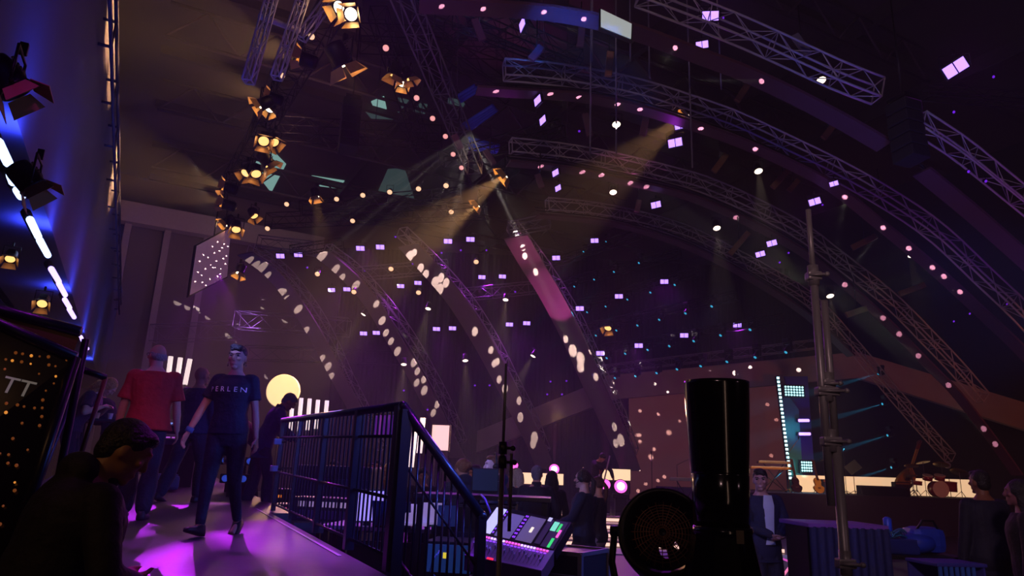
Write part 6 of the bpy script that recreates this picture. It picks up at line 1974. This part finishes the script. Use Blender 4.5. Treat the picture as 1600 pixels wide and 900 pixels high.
def targets(objs, px, rpx, B=None, C=None):
    t = bvh_of(objs); out = []
    for e in px:
        x, y = e[0], e[1]; rp_ = e[2] if len(e) > 2 else rpx
        best = None
        d0 = ray(x, y)
        for ox, oy in ((0, 0), (4, 0), (-4, 0), (0, 4), (0, -4), (8, 0), (-8, 0), (0, 8), (0, -8), (12, 4), (-12, -4), (0, 14), (0, -14)):
            d = ray(x + ox, y + oy).normalized()
            h = t.ray_cast(EYE, d)
            if h[0] is not None:
                best = h[0]; break
        if best is not None:
            out.append((best, rp_ / FPX * (best - EYE).dot(_f)))
    return out
D5 = [(817, 387), (820, 400), (837, 425), (884, 530), (895, 548, 7), (907, 560, 7), (907, 574, 6), (931, 589), (960, 667), (970, 688, 6), (962, 693)]
D6 = [(640, 400, 6), (647, 395), (657, 419, 5), (665, 429, 5), (680, 441, 6), (689, 434, 5), (697, 442, 5), (687, 452, 6), (742, 518, 5), (767, 547), (772, 568), (777, 565), (780, 593), (789, 607, 5), (811, 626), (813, 652, 5), (835, 684, 6), (833, 693, 5)]
D7 = [(503, 400, 6), (524, 421, 5), (530, 434), (556, 446, 5), (588, 475), (597, 501, 5), (603, 520), (611, 533), (621, 549, 5), (647, 566, 5), (652, 580), (651, 598), (662, 593), (663, 610, 5), (687, 632), (677, 645)]
D8 = [(387, 409, 5), (393, 416, 5), (408, 419, 6), (417, 445), (429, 457, 5), (442, 457), (448, 467), (466, 483, 5), (478, 516), (503, 560), (512, 573, 5), (513, 588)]
LP = V((-1.0, 13.5, 8.6))
for (root, fas, B), D in zip(RIBS[5:9], (D5, D6, D7, D8)):
    t = targets(fas, D, 4.2)
    if t: gobo(LP, t, 96000, 'pattern_lamp')
DH = [(959, 597), (954, 607), (961, 612), (1012, 598), (1109, 582), (1149, 583, 4.5), (1159, 586), (1248, 578)]
DW = [(990, 625), (1000, 642), (1029, 647), (995, 680), (999, 680), (1000, 690), (1045, 676, 4), (1022, 702), (1017, 714, 4), (1031, 610, 2), (1194, 592), (1199, 632), (1213, 656), (1205, 712), (1038, 745), (1028, 751), (1009, 756), (997, 767), (1052, 624, 2), (1062, 658, 2)]
heads = [o for o in bpy.data.objects if o.name.startswith('fascia') and o.parent and o.parent.name.startswith('header_beam')]
gobo(LP, targets(heads, DH, 3.4), 96000, 'pattern_lamp')
gobo(LP, targets([VW], DW, 2.8), 120000, 'pattern_lamp')
DS = [(318, 398), (335, 395), (347, 387), (352, 412), (340, 432), (315, 430), (305, 440), (322, 446), (336, 418, .7), (329, 414, .7), (356, 385), (345, 420, .8), (332, 385), (343, 392), (350, 381), (325, 402), (338, 408), (349, 404), (312, 408), (321, 420), (333, 418), (344, 428), (309, 425), (328, 436), (316, 441), (354, 400), (340, 378)]
gobo(V((-6, 12, 7)), targets([SCR], DS, 1.1), 150000, 'pattern_lamp')
G1 = [(690, 10), (755, 14), (850, 19), (912, 30), (1055, 75), (1190, 127)]
G3 = [(775, 143), (860, 147), (905, 152), (965, 163), (1000, 171), (1095, 201), (1180, 233), (1320, 308), (1380, 356), (1420, 388), (1457, 418), (1475, 432), (1500, 456)]
G4 = [(845, 260), (910, 269), (940, 274), (985, 286), (1010, 292), (1150, 340), (1320, 445), (1380, 497), (1405, 522), (1435, 556), (1482, 602), (1537, 670), (1555, 694)]
for idx, G, pw in ((0, G1, 40000), (2, G3, 70000), (3, G4, 90000)):
    gobo(V((4.5, 9.5, 4.2)) if idx else V((1.5, 7, 6.0)), targets(RIBS[idx][1], G, 4.2), pw, 'pattern_lamp')

# ------------------------------------------------------------------ general stage lighting
BLUE, VIO, MAG, RED, WH = (.08, .16, 1.0), (.40, .09, 1.0), (1.0, .12, .55), (1.0, .16, .05), (1, .86, .9)
GL = .3
def gl(kind, loc, aim, power, *a, **k):
    return lamp(kind, loc, aim, power * GL, *a, **k)
# unseen violet side lamp by the left soffit, towards the walkway
gl('SPOT', H(2.4, -1.3, 5.0), H(8, .5, 1.1), 420, (.46, .03, .80), 42, .4, .08, 'violet_side_light')
# added lamps, noise standing for shadow patches in the walkway's violet pools, one from straight above, one from behind the walkers
for lo, ai, pw, cn, sc_ in ((H(4.2, 2.0, 10.5), H(4.9, .7, 1.0), 20000, 23, 17), (H(15.5, 1.2, 5.5), H(8.0, .5, 1.0), 12000, 24, 12)):
    o = gl('SPOT', lo, ai, pw, (.36, .015, .62), cn, .3, .0, 'breakup_lamp')
    o.data.use_nodes = True
    nt = o.data.node_tree
    g_ = nt.nodes.new('ShaderNodeNewGeometry'); nz = nt.nodes.new('ShaderNodeTexNoise'); mr = nt.nodes.new('ShaderNodeMapRange')
    nz.inputs['Scale'].default_value = sc_; nz.inputs['Detail'].default_value = 1.5
    mr.inputs['From Min'].default_value = .44; mr.inputs['From Max'].default_value = .56; mr.inputs['To Min'].default_value = .03; mr.inputs['To Max'].default_value = 1
    nt.links.new(g_.outputs['Incoming'], nz.inputs['Vector']); nt.links.new(nz.outputs['Fac'], mr.inputs['Value']); nt.links.new(mr.outputs['Result'], nt.nodes['Emission'].inputs['Strength'])
# blue from the right onto walkway people and railing
gl('SPOT', (7.5, 7.0, 4.2), H(7, .8, 1.6), 3400, BLUE, 40, .5, .2, 'blue_side_light')
gl('SPOT', (1.5, 3.0, 4.5), H(7, 1.2, 1.4), 200, BLUE, 50, .5, .3, 'blue_front_light')
gl('SPOT', (-5.5, 5.5, 5.0), H(7.5, .6, 1.8), 260, (.6, .12, .8), 40, .6, .2, 'violet_left_light')
gl('SPOT', (-1, 4.2, 3.2), H(7.6, .0, 2.0), 220, (1.0, .35, .25), 22, .6, .15, 'warm_front_light')  # added unseen lamp that warms the red shirt
gl('SPOT', (1.6, 4.6, 2.9), (-1.5, 6.2, 1.5), 1100, BLUE, 50, .5, .1, 'blue_rail_light')  # added unseen lamp that brings blue onto the railing bars
# audio desk glow
gl('SPOT', (.6, 7.5, 3.8), (.2, 5.6, .9), 500, (.36, .12, 1.0), 60, .5, .2, 'desk_light')
gl('SPOT', (-2.6, 8.5, 3.4), (-1.0, 7.3, .9), 420, (.40, .22, 1.0), 60, .5, .2, 'desk_light')
# cool light on the people at the console and the suited man
gl('SPOT', (-3.0, 6.0, 3.2), (1.0, 9.3, 1.5), 1100, (.22, .30, 1.0), 40, .5, .2, 'blue_side_light')
gl('SPOT', (-.5, 3.5, 3.6), (2.9, 7.9, 1.4), 700, (.16, .24, 1.0), 26, .5, .2, 'blue_side_light')
gl('SPOT', (3.0, 3.5, 4.6), (5.2, 8.0, .6), 150, (.06, .10, 1.0), 50, .6, .2, 'blue_side_light')
# warm stage light from the stage onto guests
gl('SPOT', (2, 27, 4), (0, 11, 1.4), 2600, (1, .45, .22), 40, .5, .3, 'warm_stage_light')
gl('SPOT', (-6, 20, 5), (-3, 12.5, 1.5), 1500, (1, .5, .22), 30, .5, .3, 'warm_stage_light')
gl('SPOT', (-7.5, 11, 4.0), (-5.2, 9.3, 2.0), 90, (1, .48, .2), 40, .5, .15, 'warm_table_light')
# truss key lights
gl('SPOT', (-1, -5, 6), (8, 15, 9.5), 5200, (1, .60, .60), 80, .6, .4, 'rig_light')
gl('SPOT', (-3, 12, 3), (-2, 30, 6), 1500, (.62, .16, .55), 80, .6, .4, 'rig_light')
gl('SPOT', (15, 8, 2), (17, 22, 3.5), 4500, RED, 70, .6, .3, 'red_light')
gl('SPOT', (12, 12, 2), (10, 14, 12), 900, (.5, .05, .9), 80, .6, .3, 'violet_rig_light')
gl('SPOT', (0, 15, 5), (.5, 24, 9.4), 9000, MAG, 9, .6, .2, 'magenta_light')
gl('SPOT', (-2, 6, 3), (-1.2, 12.5, 10.8), 500, (1, .12, .4), 22, .6, .2, 'magenta_light')
gl('SPOT', (2, 8, 6), (-.5, 15, 13.4), 12000, (.04, .16, 1), 20, .6, .2, 'blue_rig_light')
gl('SPOT', (6, 9, 4), (9, 14, 15), 1200, (.05, .1, 1), 70, .7, .2, 'blue_rig_light')
# soffit: deep blue along the battens, violet towards the top
for u in (5, 9, 13, 18, 24, 31):
    gl('AREA', H(u, VB + .35, 5.15), H(u, VB - .1, 8.6), 220, (.04, .07, 1.0), name='batten_light', shape=(.5, 1.6))
gl('SPOT', H(4, 5, 3.5), H(16, VB, 10), 1500, (.42, .10, .9), 60, .7, .3, 'violet_soffit_light')
# warm spill on the hall wall and roof
gl('SPOT', H(31, 1.5, 8.5), H(41, .8, 17), 2400, (1, .46, .40), 90, .8, .4, 'warm_spill')
gl('SPOT', H(20, 2.0, 11.5), H(30, 1.0, 18), 3500, (1, .46, .34), 100, .8, .4, 'warm_spill')
gl('SPOT', H(34, 4.5, 8), H(45, 1, 9), 2200, (.45, .16, .75), 90, .8, .4, 'violet_spill')
# stage: warm wash on band, cyan hot spots on the teal scenery, violet floor
gl('SPOT', (9, 20, 6), (11, 27, 1.4), 4000, (1, .62, .34), 40, .6, .3, 'band_light')
tq = [PY(1238, 670, 29.5), PY(1243, 738, 29.5)]
for t in tq:
    gl('SPOT', t + V((.1, -1.0, 0)), t, 55, (.15, .95, 1.0), 60, .9, .1, 'cyan_light')
gl('SPOT', PY(1262, 690, 28.0), PY(1260, 650, 30), 90, (.10, .16, 1), 100, .8, .1, 'blue_scenery_light')
gl('SPOT', (3, 14, 6), (3.2, 17, .2), 700, (.7, .25, .9), 50, .7, .3, 'floor_light')
gl('SPOT', (-2, 24, 8), (3, 27, 1), 3500, (.6, .12, .8), 60, .7, .3, 'stage_floor_light')
lamp('AREA', (1.5, .2, 2.0), (.95, 3.0, 1.6), 2.0, (1, .6, .45), name='warm_front_light', shape=(.10, 2.4))  # added unseen strip that draws the highlight down the black column
lamp('SPOT', (4.6, 1.0, 3.0), (2.1, 4.2, 2.6), 26, (.85, .5, .6), 60, .6, .1, 'stand_light')  # added unseen lamp brightening the tall two tube stand
gl('SPOT', (-2.6, 1.2, 3.2), (-1.9, 2.6, 1.9), 60, (1, .5, .2), 70, .8, .1, 'warm_front_light')  # unseen lamp added to brighten the brown header board

# ------------------------------------------------------------------ haze
w = bpy.data.worlds.new('hall'); S.world = w
w.use_nodes = True
nt = w.node_tree
nt.nodes['Background'].inputs['Color'].default_value = (.012, .004, .022, 1)
nt.nodes['Background'].inputs['Strength'].default_value = 0.0
vs_ = nt.nodes.new('ShaderNodeVolumeScatter')
vs_.inputs['Density'].default_value = .0033
vs_.inputs['Anisotropy'].default_value = .25
vs_.inputs['Color'].default_value = (.95, .95, .95, 1)
nt.links.new(vs_.outputs['Volume'], nt.nodes['World Output'].inputs['Volume'])

# ------------------------------------------------------------------ render look
S.view_settings.view_transform = 'Standard'
S.view_settings.look = 'None'
S.view_settings.gamma = 1.0
S.view_settings.exposure = 0.08
S.view_settings.use_curve_mapping = False
S.cycles.use_denoising = True
S.cycles.max_bounces = 4
S.cycles.diffuse_bounces = 2
S.cycles.glossy_bounces = 2
S.cycles.transmission_bounces = 2
S.cycles.volume_bounces = 0
S.cycles.transparent_max_bounces = 4
S.cycles.caustics_reflective = False
S.cycles.caustics_refractive = False
S.cycles.sample_clamp_indirect = 3.0
S.cycles.use_light_tree = True
